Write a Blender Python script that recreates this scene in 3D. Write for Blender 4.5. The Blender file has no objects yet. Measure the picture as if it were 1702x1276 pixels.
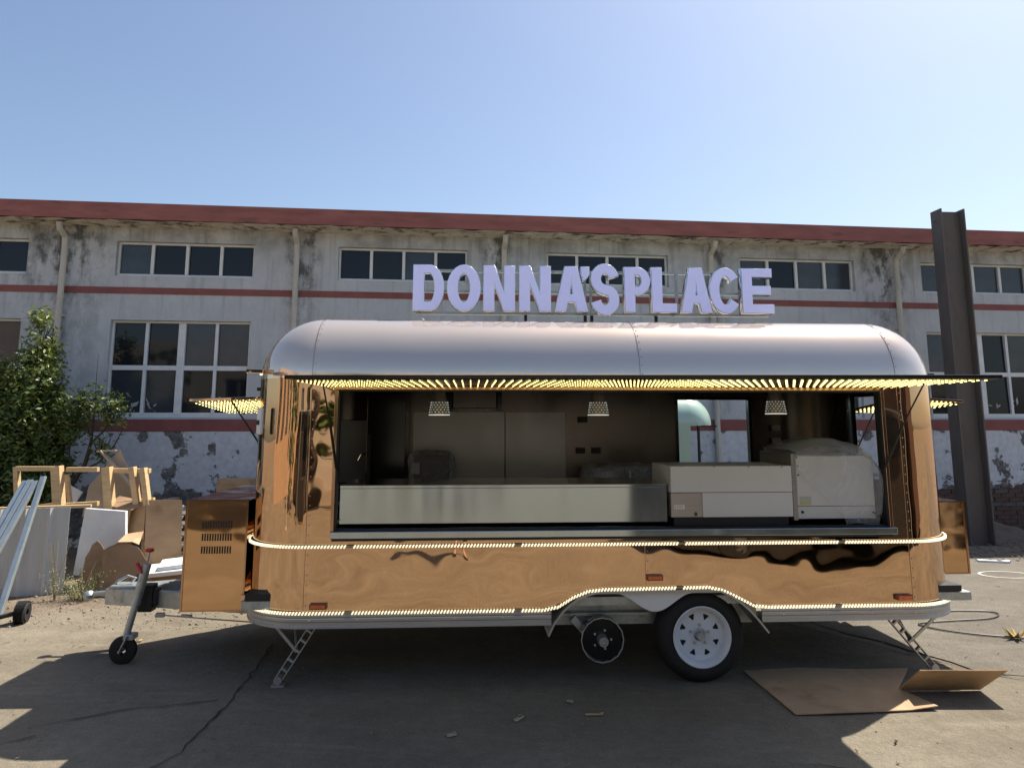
import bpy, bmesh, math, random
from mathutils import Vector, Matrix
random.seed(7)
R_ = math.radians
C = bpy.context.scene.collection
scene = bpy.context.scene

# ------------------------------------------------------------------ camera
cam_d = bpy.data.cameras.new('camera'); cam = bpy.data.objects.new('camera', cam_d); C.objects.link(cam)
cam.location = (0, 0, 1.70); cam.rotation_euler = (R_(90 + 8.5), 0, 0)
cam_d.sensor_fit = 'HORIZONTAL'; cam_d.sensor_width = 36.0
cam_d.lens = 36.0 * 1200 / 1702.0
cam_d.shift_y = -(638 - (702 - 1200 * math.tan(R_(8.5)))) / 1702.0
cam_d.clip_start = 0.01; cam_d.clip_end = 3000
scene.camera = cam
# ------------------------------------------------------------------ light
SUN = Vector((0.50, 0.43, 1.0)).normalized()
el = math.asin(SUN.z); az = math.atan2(SUN.x, SUN.y)
w = bpy.data.worlds.new('World'); scene.world = w; w.use_nodes = True
wn = w.node_tree; wn.nodes.clear()
sky = wn.nodes.new('ShaderNodeTexSky'); sky.sky_type = 'NISHITA'; sky.sun_disc = False
sky.sun_elevation = el; sky.sun_rotation = az
sky.air_density = 1.0; sky.dust_density = 1.6; sky.ozone_density = 1.3; sky.altitude = 0
bg = wn.nodes.new('ShaderNodeBackground'); bg.inputs['Strength'].default_value = 0.10
wo = wn.nodes.new('ShaderNodeOutputWorld')
wn.links.new(sky.outputs[0], bg.inputs[0]); wn.links.new(bg.outputs[0], wo.inputs[0])
sd = bpy.data.lights.new('sun', 'SUN'); sd.energy = 5.0; sd.angle = R_(0.5); sd.color = (1.0, 0.94, 0.83)
so = bpy.data.objects.new('sun', sd); C.objects.link(so)
so.rotation_euler = SUN.to_track_quat('Z', 'Y').to_euler(); so.location = SUN * 30
scene.view_settings.view_transform = 'Standard'; scene.view_settings.look = 'None'
scene.view_settings.gamma = 1.0; scene.view_settings.use_curve_mapping = False
scene.view_settings.exposure = 0.72
scene.cycles.max_bounces = 8; scene.cycles.glossy_bounces = 5; scene.cycles.transparent_max_bounces = 12
scene.cycles.sample_clamp_indirect = 4.0; scene.cycles.caustics_reflective = False; scene.cycles.caustics_refractive = False

# ------------------------------------------------------------------ helpers: tagging
def tag(o, label=None, cat=None, group=None, kind=None):
    if label: o['label'] = label
    if cat: o['category'] = cat
    if group: o['group'] = group
    if kind: o['kind'] = kind
    return o
def thing(name, label, cat, loc=(0, 0, 0), rz=0.0, group=None):
    o = bpy.data.objects.new(name, None); C.objects.link(o)
    o.location = loc; o.rotation_euler = (0, 0, rz); o.empty_display_size = 0.2
    return tag(o, label, cat, group)
def copy_tree(o, parent=None):
    kids = [x for x in bpy.data.objects if x.parent == o]
    c = o.copy(); C.objects.link(c); c.parent = parent
    for k in kids: copy_tree(k, c)
    return c

class MB:
    """collects shapes, then builds ONE mesh object"""
    def __init__(s): s.v = []; s.f = []; s.mi = []; s.m = 0
    def add(s, vs, fs):
        b = len(s.v); s.v += [tuple(p) for p in vs]
        for f in fs: s.f.append([b + i for i in f]); s.mi.append(s.m)
        return s
    def box(s, x0, x1, y0, y1, z0, z1):
        return s.add([(x0,y0,z0),(x1,y0,z0),(x1,y1,z0),(x0,y1,z0),(x0,y0,z1),(x1,y0,z1),(x1,y1,z1),(x0,y1,z1)],
                     [(0,3,2,1),(4,5,6,7),(0,1,5,4),(1,2,6,5),(2,3,7,6),(3,0,4,7)])
    def obox(s, c, size, rot=(0,0,0)):
        M = Matrix.Translation(c) @ (Matrix.Rotation(rot[2],4,'Z') @ Matrix.Rotation(rot[1],4,'Y') @ Matrix.Rotation(rot[0],4,'X'))
        a, b, d = size[0]/2, size[1]/2, size[2]/2
        vs = [M @ Vector(p) for p in [(-a,-b,-d),(a,-b,-d),(a,b,-d),(-a,b,-d),(-a,-b,d),(a,-b,d),(a,b,d),(-a,b,d)]]
        return s.add(vs, [(0,3,2,1),(4,5,6,7),(0,1,5,4),(1,2,6,5),(2,3,7,6),(3,0,4,7)])
    def bar(s, p, q, w, h, up=(0,0,1)):
        p = Vector(p); q = Vector(q); d = (q-p).normalized(); u = Vector(up)
        if abs(d.dot(u)) > .98: u = Vector((0,1,0))
        sx = d.cross(u).normalized()*w/2; sy = sx.cross(d).normalized()*h/2
        vs = [p-sx-sy,p+sx-sy,p+sx+sy,p-sx+sy,q-sx-sy,q+sx-sy,q+sx+sy,q-sx+sy]
        return s.add(vs, [(0,3,2,1),(4,5,6,7),(0,1,5,4),(1,2,6,5),(2,3,7,6),(3,0,4,7)])
    def tube(s, pts, r, n=8, caps=True):
        pts = [Vector(p) for p in pts]; rs = r if isinstance(r,(list,tuple)) else [r]*len(pts)
        b = len(s.v); prev = None
        for i,p in enumerate(pts):
            if i == 0: d = pts[1]-pts[0]
            elif i == len(pts)-1: d = pts[-1]-pts[-2]
            else: d = (pts[i+1]-pts[i]).normalized() + (pts[i]-pts[i-1]).normalized()
            d = d.normalized() if d.length > 1e-9 else Vector((0,0,1))
            if prev is None:
                a = Vector((0,0,1)) if abs(d.z) < .9 else Vector((1,0,0))
            else: a = prev
            x = (a - d*a.dot(d)).normalized(); prev = x; y = d.cross(x)
            for k in range(n):
                t = 2*math.pi*k/n; s.v.append(tuple(p + (x*math.cos(t)+y*math.sin(t))*rs[i]))
        for i in range(len(pts)-1):
            for k in range(n):
                s.f.append([b+i*n+k, b+i*n+(k+1)%n, b+(i+1)*n+(k+1)%n, b+(i+1)*n+k]); s.mi.append(s.m)
        if caps:
            s.f.append([b+k for k in range(n)][::-1]); s.mi.append(s.m)
            e = b+(len(pts)-1)*n; s.f.append([e+k for k in range(n)]); s.mi.append(s.m)
        return s
    def lathe(s, prof, c, axis=(0,0,1), n=32, closed=False):
        """prof = [(radius, height along axis)]"""
        ax = Vector(axis).normalized(); a = Vector((0,0,1)) if abs(ax.z) < .9 else Vector((1,0,0))
        x = (a-ax*a.dot(ax)).normalized(); y = ax.cross(x); c = Vector(c); b = len(s.v)
        for r,h in prof:
            for k in range(n):
                t = 2*math.pi*k/n; s.v.append(tuple(c+ax*h+(x*math.cos(t)+y*math.sin(t))*r))
        m = len(prof)
        for i in range(m if closed else m-1):
            j = (i+1)%m
            for k in range(n):
                s.f.append([b+i*n+k, b+i*n+(k+1)%n, b+j*n+(k+1)%n, b+j*n+k]); s.mi.append(s.m)
        return s
    def prism(s, poly, axis, a, b2):
        """poly 2D, extruded along axis ('x','y','z') from a to b2"""
        def P(p, t):
            return {'x':(t,p[0],p[1]),'y':(p[0],t,p[1]),'z':(p[0],p[1],t)}[axis]
        n = len(poly)
        vs = [P(p,a) for p in poly]+[P(p,b2) for p in poly]
        fs = [list(range(n))[::-1], list(range(n,2*n))]+[(i,(i+1)%n,n+(i+1)%n,n+i) for i in range(n)]
        return s.add(vs, fs)
    def ball(s, c, r, seg=8, rings=5, sc=(1,1,1)):
        prof=[]
        b=len(s.v); c=Vector(c)
        for i in range(rings+1):
            ph=math.pi*i/rings
            for k in range(seg):
                t=2*math.pi*k/seg
                s.v.append((c.x+r*sc[0]*math.sin(ph)*math.cos(t),c.y+r*sc[1]*math.sin(ph)*math.sin(t),c.z+r*sc[2]*math.cos(ph)))
        for i in range(rings):
            for k in range(seg):
                s.f.append([b+i*seg+k,b+(i+1)*seg+k,b+(i+1)*seg+(k+1)%seg,b+i*seg+(k+1)%seg]); s.mi.append(s.m)
        return s
    def build(s, name, mats, parent=None, smooth=False, bevel=0, angle=35, loc=None, fixn=False):
        me = bpy.data.meshes.new(name); me.from_pydata(s.v, [], s.f)
        if not isinstance(mats,(list,tuple)): mats=[mats]
        for m in mats: me.materials.append(m)
        if len(mats)>1: me.polygons.foreach_set('material_index', s.mi)
        if fixn:
            bm=bmesh.new(); bm.from_mesh(me); bmesh.ops.remove_doubles(bm,verts=bm.verts,dist=1e-5); bmesh.ops.recalc_face_normals(bm,faces=bm.faces); bm.to_mesh(me); bm.free()
        me.update()
        o = bpy.data.objects.new(name, me); C.objects.link(o)
        if parent: o.parent = parent
        if loc: o.location = loc
        if smooth:
            me.polygons.foreach_set('use_smooth',[True]*len(me.polygons)); me.set_sharp_from_angle(angle=R_(angle))
        if bevel:
            b = o.modifiers.new('bevel','BEVEL'); b.width = bevel; b.segments = 2; b.limit_method='ANGLE'; b.angle_limit=R_(40)
        return o

def shape2d(loops, depth, name, mat, parent, bevel=0.0, place=None, grow=0.0):
    """loops of 2D points (holes allowed) -> solid of thickness depth, standing in XZ, front face at y=0"""
    cu = bpy.data.curves.new('tmp','CURVE'); cu.dimensions='2D'; cu.fill_mode='BOTH'; cu.extrude=depth/2-bevel; cu.bevel_depth=bevel; cu.bevel_resolution=1; cu.offset=grow
    for lp in loops:
        sp = cu.splines.new('POLY'); sp.points.add(len(lp)-1); sp.use_cyclic_u=True
        for i,p in enumerate(lp): sp.points[i].co=(p[0],p[1],0,1)
    to = bpy.data.objects.new('tmp',cu); C.objects.link(to)
    dg = bpy.context.evaluated_depsgraph_get(); me = bpy.data.meshes.new_from_object(to.evaluated_get(dg))
    bpy.data.objects.remove(to); bpy.data.curves.remove(cu)
    me.transform(Matrix.Translation((0,depth/2,0)) @ Matrix.Rotation(R_(90),4,'X'))
    if place is not None: me.transform(place)
    me.materials.clear(); me.materials.append(mat); me.name=name
    o=bpy.data.objects.new(name,me); C.objects.link(o); o.parent=parent
    return o

# ------------------------------------------------------------------ helpers: materials
def srgb(r,g,b):
    f=lambda c:(c/255/12.92) if c/255<=.04045 else ((c/255+.055)/1.055)**2.4
    return (f(r),f(g),f(b),1)
def mat(name, col, rough=.6, metal=0, var=.0, scale=6, bump=0, bscale=40, bdist=.004, spec=None, emis=None, estr=0, stretch=(1,1,1), rvar=0, dirt=None, dscale=3, dth=.55, coat=0, aniso=0, detail=6):
    m=bpy.data.materials.new(name); m.use_nodes=True; nt=m.node_tree; N=nt.nodes; L=nt.links
    p=N['Principled BSDF']; col=tuple(col[:3])+(1,)
    p.inputs['Base Color'].default_value=col; p.inputs['Roughness'].default_value=rough; p.inputs['Metallic'].default_value=metal
    if spec is not None: p.inputs['Specular IOR Level'].default_value=spec
    if coat: p.inputs['Coat Weight'].default_value=coat; p.inputs['Coat Roughness'].default_value=.05
    if emis: p.inputs['Emission Color'].default_value=tuple(emis[:3])+(1,); p.inputs['Emission Strength'].default_value=estr
    tc=N.new('ShaderNodeTexCoord'); mp=N.new('ShaderNodeMapping'); L.new(tc.outputs['Object'],mp.inputs[0]); mp.inputs['Scale'].default_value=stretch
    cur=None
    if var or rvar:
        n=N.new('ShaderNodeTexNoise'); n.inputs['Scale'].default_value=scale; n.inputs['Detail'].default_value=detail; n.inputs['Roughness'].default_value=.62; L.new(mp.outputs[0],n.inputs[0])
        if var:
            r=N.new('ShaderNodeMapRange'); r.inputs[1].default_value=.28; r.inputs[2].default_value=.66; r.inputs[3].default_value=1-var; r.inputs[4].default_value=1+var; L.new(n.outputs[0],r.inputs[0])
            v=N.new('ShaderNodeVectorMath'); v.operation='SCALE'; v.inputs[0].default_value=col[:3]; L.new(r.outputs[0],v.inputs['Scale']); cur=v.outputs[0]
        if rvar:
            r2=N.new('ShaderNodeMapRange'); r2.inputs[1].default_value=.3; r2.inputs[2].default_value=.7; r2.inputs[3].default_value=max(0,rough-rvar); r2.inputs[4].default_value=rough+rvar; L.new(n.outputs[0],r2.inputs[0]); L.new(r2.outputs[0],p.inputs['Roughness'])
    if dirt:
        n2=N.new('ShaderNodeTexNoise'); n2.inputs['Scale'].default_value=dscale; n2.inputs['Detail'].default_value=8; n2.inputs['Roughness'].default_value=.65; L.new(mp.outputs[0],n2.inputs[0])
        r3=N.new('ShaderNodeMapRange'); r3.inputs[1].default_value=dth; r3.inputs[2].default_value=dth+.12; L.new(n2.outputs[0],r3.inputs[0])
        mx=N.new('ShaderNodeMix'); mx.data_type='RGBA'; L.new(r3.outputs[0],mx.inputs[0])
        if cur: L.new(cur,mx.inputs[6])
        else: mx.inputs[6].default_value=col
        mx.inputs[7].default_value=tuple(dirt[:3])+(1,); cur=mx.outputs[2]
    if cur: L.new(cur,p.inputs['Base Color'])
    if bump:
        nb=N.new('ShaderNodeTexNoise'); nb.inputs['Scale'].default_value=bscale; nb.inputs['Detail'].default_value=5; L.new(mp.outputs[0],nb.inputs[0])
        b=N.new('ShaderNodeBump'); b.inputs['Strength'].default_value=bump; b.inputs['Distance'].default_value=bdist; L.new(nb.outputs[0],b.inputs['Height']); L.new(b.outputs[0],p.inputs['Normal'])
    return m

def copper_mat(name, col, rough, amp, sc, stretch=(1,1,1)):
    m=mat(name,col,rough,1.0); nt=m.node_tree; N=nt.nodes; L=nt.links; p=N['Principled BSDF']
    tc=N.new('ShaderNodeTexCoord'); mp=N.new('ShaderNodeMapping'); mp.inputs['Scale'].default_value=stretch; L.new(tc.outputs['Object'],mp.inputs[0])
    n=N.new('ShaderNodeTexNoise'); n.inputs['Scale'].default_value=sc; n.inputs['Detail'].default_value=1.5; n.inputs['Roughness'].default_value=.35; L.new(mp.outputs[0],n.inputs[0])
    b=N.new('ShaderNodeBump'); b.inputs['Strength'].default_value=1; b.inputs['Distance'].default_value=amp; L.new(n.outputs[0],b.inputs['Height'])
    L.new(b.outputs[0],p.inputs['Normal'])
    return m

M={}
M['copper']=copper_mat('rose_gold_mirror',(.58,.39,.25),.025,.014,2.1,(1,1,1.0))
M['roofm']=copper_mat('rose_gold_sky_lit',(.82,.68,.555),.10,.008,1.6,(1,1,1)); M['roofm'].node_tree.nodes['Principled BSDF'].inputs['Metallic'].default_value=.66  # same mirror metal as the body, paled to paint in the bright sky reflection
M['copper_box']=copper_mat('rose_gold_box',(.55,.35,.20),.08,.006,3.0,(1,1,2.0))
M['copper_dark']=mat('bronze_mirror_trim',(.42,.27,.18),.12,1.0)
M['steel']=copper_mat('brushed_steel',(.40,.46,.50),.16,.075,2.0,(1,.3,.08))
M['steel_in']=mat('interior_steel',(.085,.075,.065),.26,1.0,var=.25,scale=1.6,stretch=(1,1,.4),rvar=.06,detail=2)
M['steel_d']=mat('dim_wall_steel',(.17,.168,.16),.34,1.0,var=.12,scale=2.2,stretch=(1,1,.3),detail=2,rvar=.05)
M['alu']=mat('aluminium',(.40,.41,.42),.42,.75,var=.08,scale=14,stretch=(.2,1,2))
M['galv']=mat('galvanised_steel',(.42,.45,.45),.48,.75,var=.18,scale=18,dirt=(.22,.24,.23),dscale=9,dth=.58)
M['black']=mat('black_rubber',(.012,.012,.013),.55,var=.2,scale=30)
M['tyre']=mat('tyre_rubber',(.010,.010,.010),.75,var=.25,scale=24,bump=.3,bscale=90,bdist=.002)
M['blackgloss']=mat('black_gloss',(.010,.010,.010),.15)
M['white']=mat('white_paint_metal',(.74,.74,.72),.45,var=.03,scale=5)
M['rim']=mat('white_rim',(.66,.70,.74),.35,var=.07,scale=9,dirt=(.45,.45,.44),dscale=14,dth=.62)
M['appl']=mat('appliance_steel_film',(.60,.61,.61),.5,.0,var=.04,scale=2)
M['appl2']=mat('appliance_bare_steel',(.40,.38,.36),.32,.7,var=.08,scale=6,stretch=(1,1,10))
M['amber']=mat('amber_lens',(.75,.14,.03),.2,coat=.6)
M['amber_rim']=mat('amber_housing',(.25,.06,.02),.3)
M['led']=mat('led_warm',(1,.9,.7),.4,emis=(1,.86,.58),estr=.75)
M['led_y']=mat('led_yellow',(1,.9,.5),.4,emis=(1,.84,.30),estr=2.0)
M['silicone']=mat('led_silicone',(.38,.33,.22),.4,var=.06,scale=40)
M['letter']=mat('lilac_film_face',(.70,.70,.94),.38,var=.05,scale=9,bump=.25,bscale=14,bdist=.004,spec=.5,emis=(.55,.57,1.0),estr=.16)
M['chrome']=mat('chrome_return',(.66,.67,.68),.10,1.0,bump=.2,bscale=14,bdist=.006)
M['lampshade']=mat('lamp_shade_metal',(.36,.35,.33),.35,.85)
M['lampdot']=mat('lamp_glow',(1,1,1),.5,emis=(1,.97,.90),estr=.30)
M['red']=mat('red_plastic',(.55,.03,.03),.35)
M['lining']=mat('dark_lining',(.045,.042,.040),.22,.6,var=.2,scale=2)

# ------------------------------------------------------------------ ground
def ground_mat(name, c1, c2, c3, s1, bump, bs, dark=(.10,.095,.085), dth=.60, fine=180, spk=.25, bd=.01):
    m=bpy.data.materials.new(name); m.use_nodes=True; nt=m.node_tree; N=nt.nodes; L=nt.links; p=N['Principled BSDF']; p.inputs['Roughness'].default_value=.92; p.inputs['Specular IOR Level'].default_value=.2
    tc=N.new('ShaderNodeTexCoord')
    def noise(sc,d=8,r=.6,dist=0):
        n=N.new('ShaderNodeTexNoise'); n.inputs['Scale'].default_value=sc; n.inputs['Detail'].default_value=d; n.inputs['Roughness'].default_value=r; n.inputs['Distortion'].default_value=dist; L.new(tc.outputs['Object'],n.inputs[0]); return n
    n1=noise(s1,9,.65); cr=N.new('ShaderNodeValToRGB'); L.new(n1.outputs[0],cr.inputs[0])
    e=cr.color_ramp.elements; e[0].position=.32; e[0].color=tuple(c1)+(1,); e[1].position=.68; e[1].color=tuple(c3)+(1,); x=e.new(.5); x.color=tuple(c2)+(1,)
    n2=noise(.55,10,.68,.6); mr=N.new('ShaderNodeMapRange'); mr.inputs[1].default_value=dth; mr.inputs[2].default_value=dth+.16; mr.inputs[4].default_value=.6; L.new(n2.outputs[0],mr.inputs[0])
    mx=N.new('ShaderNodeMix'); mx.data_type='RGBA'; L.new(mr.outputs[0],mx.inputs[0]); L.new(cr.outputs[0],mx.inputs[6]); mx.inputs[7].default_value=tuple(dark)+(1,)
    mps=N.new('ShaderNodeMapping'); mps.inputs['Scale'].default_value=(.28,1.3,1); mps.inputs['Rotation'].default_value=(0,0,.35); L.new(tc.outputs['Object'],mps.inputs[0])
    n6=noise(1.5,8,.7,1.2); L.new(mps.outputs[0],n6.inputs[0]); mr6=N.new('ShaderNodeMapRange'); mr6.inputs[1].default_value=.50; mr6.inputs[2].default_value=.72; mr6.inputs[4].default_value=.55; L.new(n6.outputs[0],mr6.inputs[0])
    mx2=N.new('ShaderNodeMix'); mx2.data_type='RGBA'; L.new(mr6.outputs[0],mx2.inputs[0]); L.new(mx.outputs[2],mx2.inputs[6]); mx2.inputs[7].default_value=tuple(min(1,c*1.25) for c in c3)+(1,); mx=mx2
    n3=noise(fine,3,.7); mr3=N.new('ShaderNodeMapRange'); mr3.inputs[1].default_value=.3; mr3.inputs[2].default_value=.7; mr3.inputs[3].default_value=1-spk; mr3.inputs[4].default_value=1+spk; L.new(n3.outputs[0],mr3.inputs[0])
    n5=noise(11,8,.75); mr5=N.new('ShaderNodeMapRange'); mr5.inputs[1].default_value=.3; mr5.inputs[2].default_value=.7; mr5.inputs[3].default_value=.84; mr5.inputs[4].default_value=1.14; L.new(n5.outputs[0],mr5.inputs[0])
    mm=N.new('ShaderNodeMath'); mm.operation='MULTIPLY'; L.new(mr3.outputs[0],mm.inputs[0]); L.new(mr5.outputs[0],mm.inputs[1])
    sc=N.new('ShaderNodeVectorMath'); sc.operation='SCALE'; L.new(mx.outputs[2],sc.inputs[0]); L.new(mm.outputs[0],sc.inputs['Scale']); L.new(sc.outputs[0],p.inputs['Base Color'])
    n4=noise(bs,8,.7); b=N.new('ShaderNodeBump'); b.inputs['Strength'].default_value=bump; b.inputs['Distance'].default_value=bd; L.new(n4.outputs[0],b.inputs['Height']); L.new(b.outputs[0],p.inputs['Normal'])
    return m
M['dirt']=ground_mat('dirt_ground',(.16,.12,.085),(.22,.172,.125),(.28,.23,.175),1.6,1.0,14,(.11,.08,.06),.55,90,.3,.04)
M['concrete']=ground_mat('worn_concrete',(.165,.139,.102),(.205,.174,.130),(.245,.212,.160),.8,.9,22,(.095,.08,.062),.55,150,.26,.016)
M['asphalt']=ground_mat('old_asphalt',(.135,.118,.095),(.168,.148,.12),(.205,.182,.15),1.1,.9,60,(.095,.084,.07),.58,110,.42,.012)
M['crackm']=mat('crack_dark',(.035,.032,.028),1.0,var=.4,scale=20)

g=MB(); g.add([(-600,-600,0),(600,-600,0),(600,900,0),(-600,900,0)],[(0,1,2,3)]); tag(g.build('ground',M['dirt']),kind='structure')
def sheet(name, pts, z, m, jag=.06, step=.25):
    out=[]
    for i in range(len(pts)):
        a=Vector(pts[i]+(0,)) if len(pts[i])==2 else Vector(pts[i]); b=pts[(i+1)%len(pts)]; b=Vector((b[0],b[1],0))
        a=Vector((a.x,a.y,0)); n=max(1,int(min((b-a).length/step,90)))
        for k in range(n):
            q=a.lerp(b,k/n); 
            if abs(q.x)<18 and -2<q.y<14: q.x+=random.uniform(-jag,jag); q.y+=random.uniform(-jag,jag)
            out.append((q.x,q.y,z))
    s=MB(); s.add(out,[list(range(len(out)))]); return tag(s.build(name,m,fixn=False),kind='structure')
sheet('concrete_yard',[(-40,-30),(40,-30),(40,5.2),(9,4.5),(4.7,4.75),(3.2,5.25),(2.2,7.4),(0,8.2),(-2.2,7.9),(-3.2,7.35),(-4.2,6.75),(-5.2,6.4),(-9,6.0),(-40,6)],.004,M['concrete'])
sheet('asphalt_yard',[(2.2,7.4),(3.2,5.25),(4.7,4.75),(9,4.5),(40,5.2),(40,9.9),(12,9.6),(7.8,9.35),(6.2,9.55),(4.5,9.9),(3,9.7)],.008,M['asphalt'],.07)
# cracks and joints as thin dark ribbons
def ribbon(mb, pts, w0, z=.0125, jit=.012, step=.07):
    prev=None
    P=[]
    for i in range(len(pts)-1):
        a=Vector((pts[i][0],pts[i][1],0)); b=Vector((pts[i+1][0],pts[i+1][1],0)); n=max(1,int((b-a).length/step))
        for k in range(n): P.append(a.lerp(b,k/n))
    P.append(Vector((pts[-1][0],pts[-1][1],0)))
    P=[p+Vector((random.uniform(-jit,jit),random.uniform(-jit,jit),0)) for p in P]
    for i in range(len(P)-1):
        d=(P[i+1]-P[i]).normalized(); n=Vector((-d.y,d.x,0)); wa=w0*random.uniform(.35,1.2)
        if prev is None: prev=(P[i]-n*wa,P[i]+n*wa)
        nx=(P[i+1]-n*wa,P[i+1]+n*wa)
        mb.add([(prev[0].x,prev[0].y,z),(prev[1].x,prev[1].y,z),(nx[0].x,nx[0].y,z),(nx[1].x,nx[1].y,z)],[(0,1,3,2)] ); prev=nx
cr=MB()
ribbon(cr,[(-1.85,5.9),(-1.75,5.0),(-1.72,4.5),(-1.72,4.05),(-1.9,3.6),(-2.1,3.2)],.007)
ribbon(cr,[(-1.8,4.75),(-2.3,4.6),(-2.7,4.35)],.005)
ribbon(cr,[(3.15,5.3),(3.5,5.05),(4.2,4.9),(4.75,4.7),(6,4.55),(8.5,4.5)],.012,jit=.03)
ribbon(cr,[(2.0,6.9),(2.6,6.1),(3.1,5.4)],.008)
ribbon(cr,[(-3.2,4.2),(-2.8,4.05),(-2.6,4.25)],.005)
ribbon(cr,[(1.3,3.95),(1.8,3.8),(2.1,3.3)],.004,jit=.02)
tag(cr.build('ground_crack',M['crackm']),kind='structure')

# ------------------------------------------------------------------ factory building behind
BR=R_(6.5)
bld=thing('factory_building','long grey plastered factory building with red bands and dark windows behind the trailer','building',(0,11.0,0),BR)
def plaster_mat():
    m=bpy.data.materials.new('grey_plaster'); m.use_nodes=True; nt=m.node_tree; N=nt.nodes; L=nt.links; p=N['Principled BSDF']; p.inputs['Roughness'].default_value=.9; p.inputs['Specular IOR Level'].default_value=.2
    tc=N.new('ShaderNodeTexCoord'); sp=N.new('ShaderNodeSeparateXYZ'); L.new(tc.outputs['Object'],sp.inputs[0])
    def noise(sc,st=(1,1,1),d=8,r=.6):
        mp=N.new('ShaderNodeMapping'); mp.inputs['Scale'].default_value=st; L.new(tc.outputs['Object'],mp.inputs[0]); n=N.new('ShaderNodeTexNoise'); n.inputs['Scale'].default_value=sc; n.inputs['Detail'].default_value=d; n.inputs['Roughness'].default_value=r; L.new(mp.outputs[0],n.inputs[0]); return n.outputs[0]
    def rng(src,a,b,c=0,d=1):
        r=N.new('ShaderNodeMapRange'); r.inputs[1].default_value=a; r.inputs[2].default_value=b; r.inputs[3].default_value=c; r.inputs[4].default_value=d; L.new(src,r.inputs[0]); return r.outputs[0]
    def mix(f,a,b):
        x=N.new('ShaderNodeMix'); x.data_type='RGBA'; L.new(f,x.inputs[0])
        for i,s in ((6,a),(7,b)):
            if isinstance(s,tuple): x.inputs[i].default_value=s+(1,)
            else: L.new(s,x.inputs[i])
        return x.outputs[2]
    def mul(a,b):
        x=N.new('ShaderNodeMath'); x.operation='MULTIPLY'; L.new(a,x.inputs[0]); L.new(b,x.inputs[1]); return x.outputs[0]
    base=mix(rng(noise(1.3),.35,.65),(.53,.535,.535),(.63,.635,.635))
    base=mix(rng(noise(9,(1,1,1)),.45,.7,0,.5),base,(.49,.51,.53))
    streak=mul(rng(noise(5,(1.6,1,.12),6),.52,.72,0,.7),rng(sp.outputs[2],2.6,4.5,.25,1))
    base=mix(streak,base,(.20,.20,.19))
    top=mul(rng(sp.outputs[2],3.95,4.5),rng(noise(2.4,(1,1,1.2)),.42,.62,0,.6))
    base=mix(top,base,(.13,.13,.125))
    # damp stains beside the downpipes
    acc=None
    for k_,p_ in enumerate([-9.7,-6.45,-3.3,-.13,3.19,6.30,9.5]):
        a=N.new('ShaderNodeMath'); a.operation='SUBTRACT'; L.new(sp.outputs[0],a.inputs[0]); a.inputs[1].default_value=p_+.12*(-1)**k_
        a2=N.new('ShaderNodeMath'); a2.operation='ABSOLUTE'; L.new(a.outputs[0],a2.inputs[0]); q=rng(a2.outputs[0],.0,[.4,.85,.35,.3,.3,.55,.4][k_],1,0)
        if acc is None: acc=q
        else:
            m_=N.new('ShaderNodeMath'); m_.operation='MAXIMUM'; L.new(acc,m_.inputs[0]); L.new(q,m_.inputs[1]); acc=m_.outputs[0]
    f_=mul(mul(acc,rng(sp.outputs[2],3.2,4.5,.35,1.3)),rng(noise(4.5,(1,1,.55),9,.7),.46,.60,0,1.6)); cl=N.new('ShaderNodeClamp'); L.new(f_,cl.inputs[0])
    base=mix(cl.outputs[0],base,(.12,.118,.11))
    fine_=rng(noise(38,(1,1,1),4,.7),.35,.65,0,.22); base=mix(fine_,base,(.38,.38,.37))
    L.new(base,p.inputs['Base Color'])
    b=N.new('ShaderNodeBump'); b.inputs['Strength'].default_value=.5; b.inputs['Distance'].default_value=.02; L.new(noise(16),b.inputs['Height']); L.new(b.outputs[0],p.inputs['Normal'])
    return m
M['plaster']=plaster_mat()
M['redband']=mat('red_brown_paint',(.26,.085,.075),.8,var=.16,scale=3,dirt=(.20,.10,.09),dscale=4,dth=.6)
M['fascia']=mat('red_fascia',(.30,.105,.085),.8,var=.22,scale=2,stretch=(1,1,5),dirt=(.15,.075,.065),dscale=2.2,dth=.58)
M['soffit']=mat('peeling_soffit',(.66,.59,.49),.95,var=.15,scale=6,dirt=(.13,.10,.085),dscale=5,dth=.50,bump=.8,bscale=10,bdist=.03)
M['stain']=mat('damp_stain',(.10,.095,.085),.95)
M['frame']=mat('white_window_frame',(.74,.74,.72),.5,var=.08,scale=8)
M['pipe']=mat('cream_pipe',(.55,.50,.42),.55,var=.14,scale=5,stretch=(1,1,.4))
M['pane']=mat('dark_window_glass',(.012,.014,.018),.04,spec=.35)
M['pane_b']=mat('sky_tint_window_glass',(.045,.052,.062),.12,spec=.5,var=.25,scale=2.5)  # lighter bluish grey stands in for sky reflected in the panes
M['brickm']=mat('old_brick',(.125,.070,.056),.95,var=.35,scale=7,bump=.7,bscale=30,bdist=.01)
M['brick2']=mat('old_brick_grey',(.135,.11,.10),.95,var=.35,scale=7,bump=.7,bscale=30,bdist=.01)
M['mortar']=mat('old_mortar',(.13,.115,.10),1,var=.3,scale=20,bump=.8,bscale=30,bdist=.02)
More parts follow.
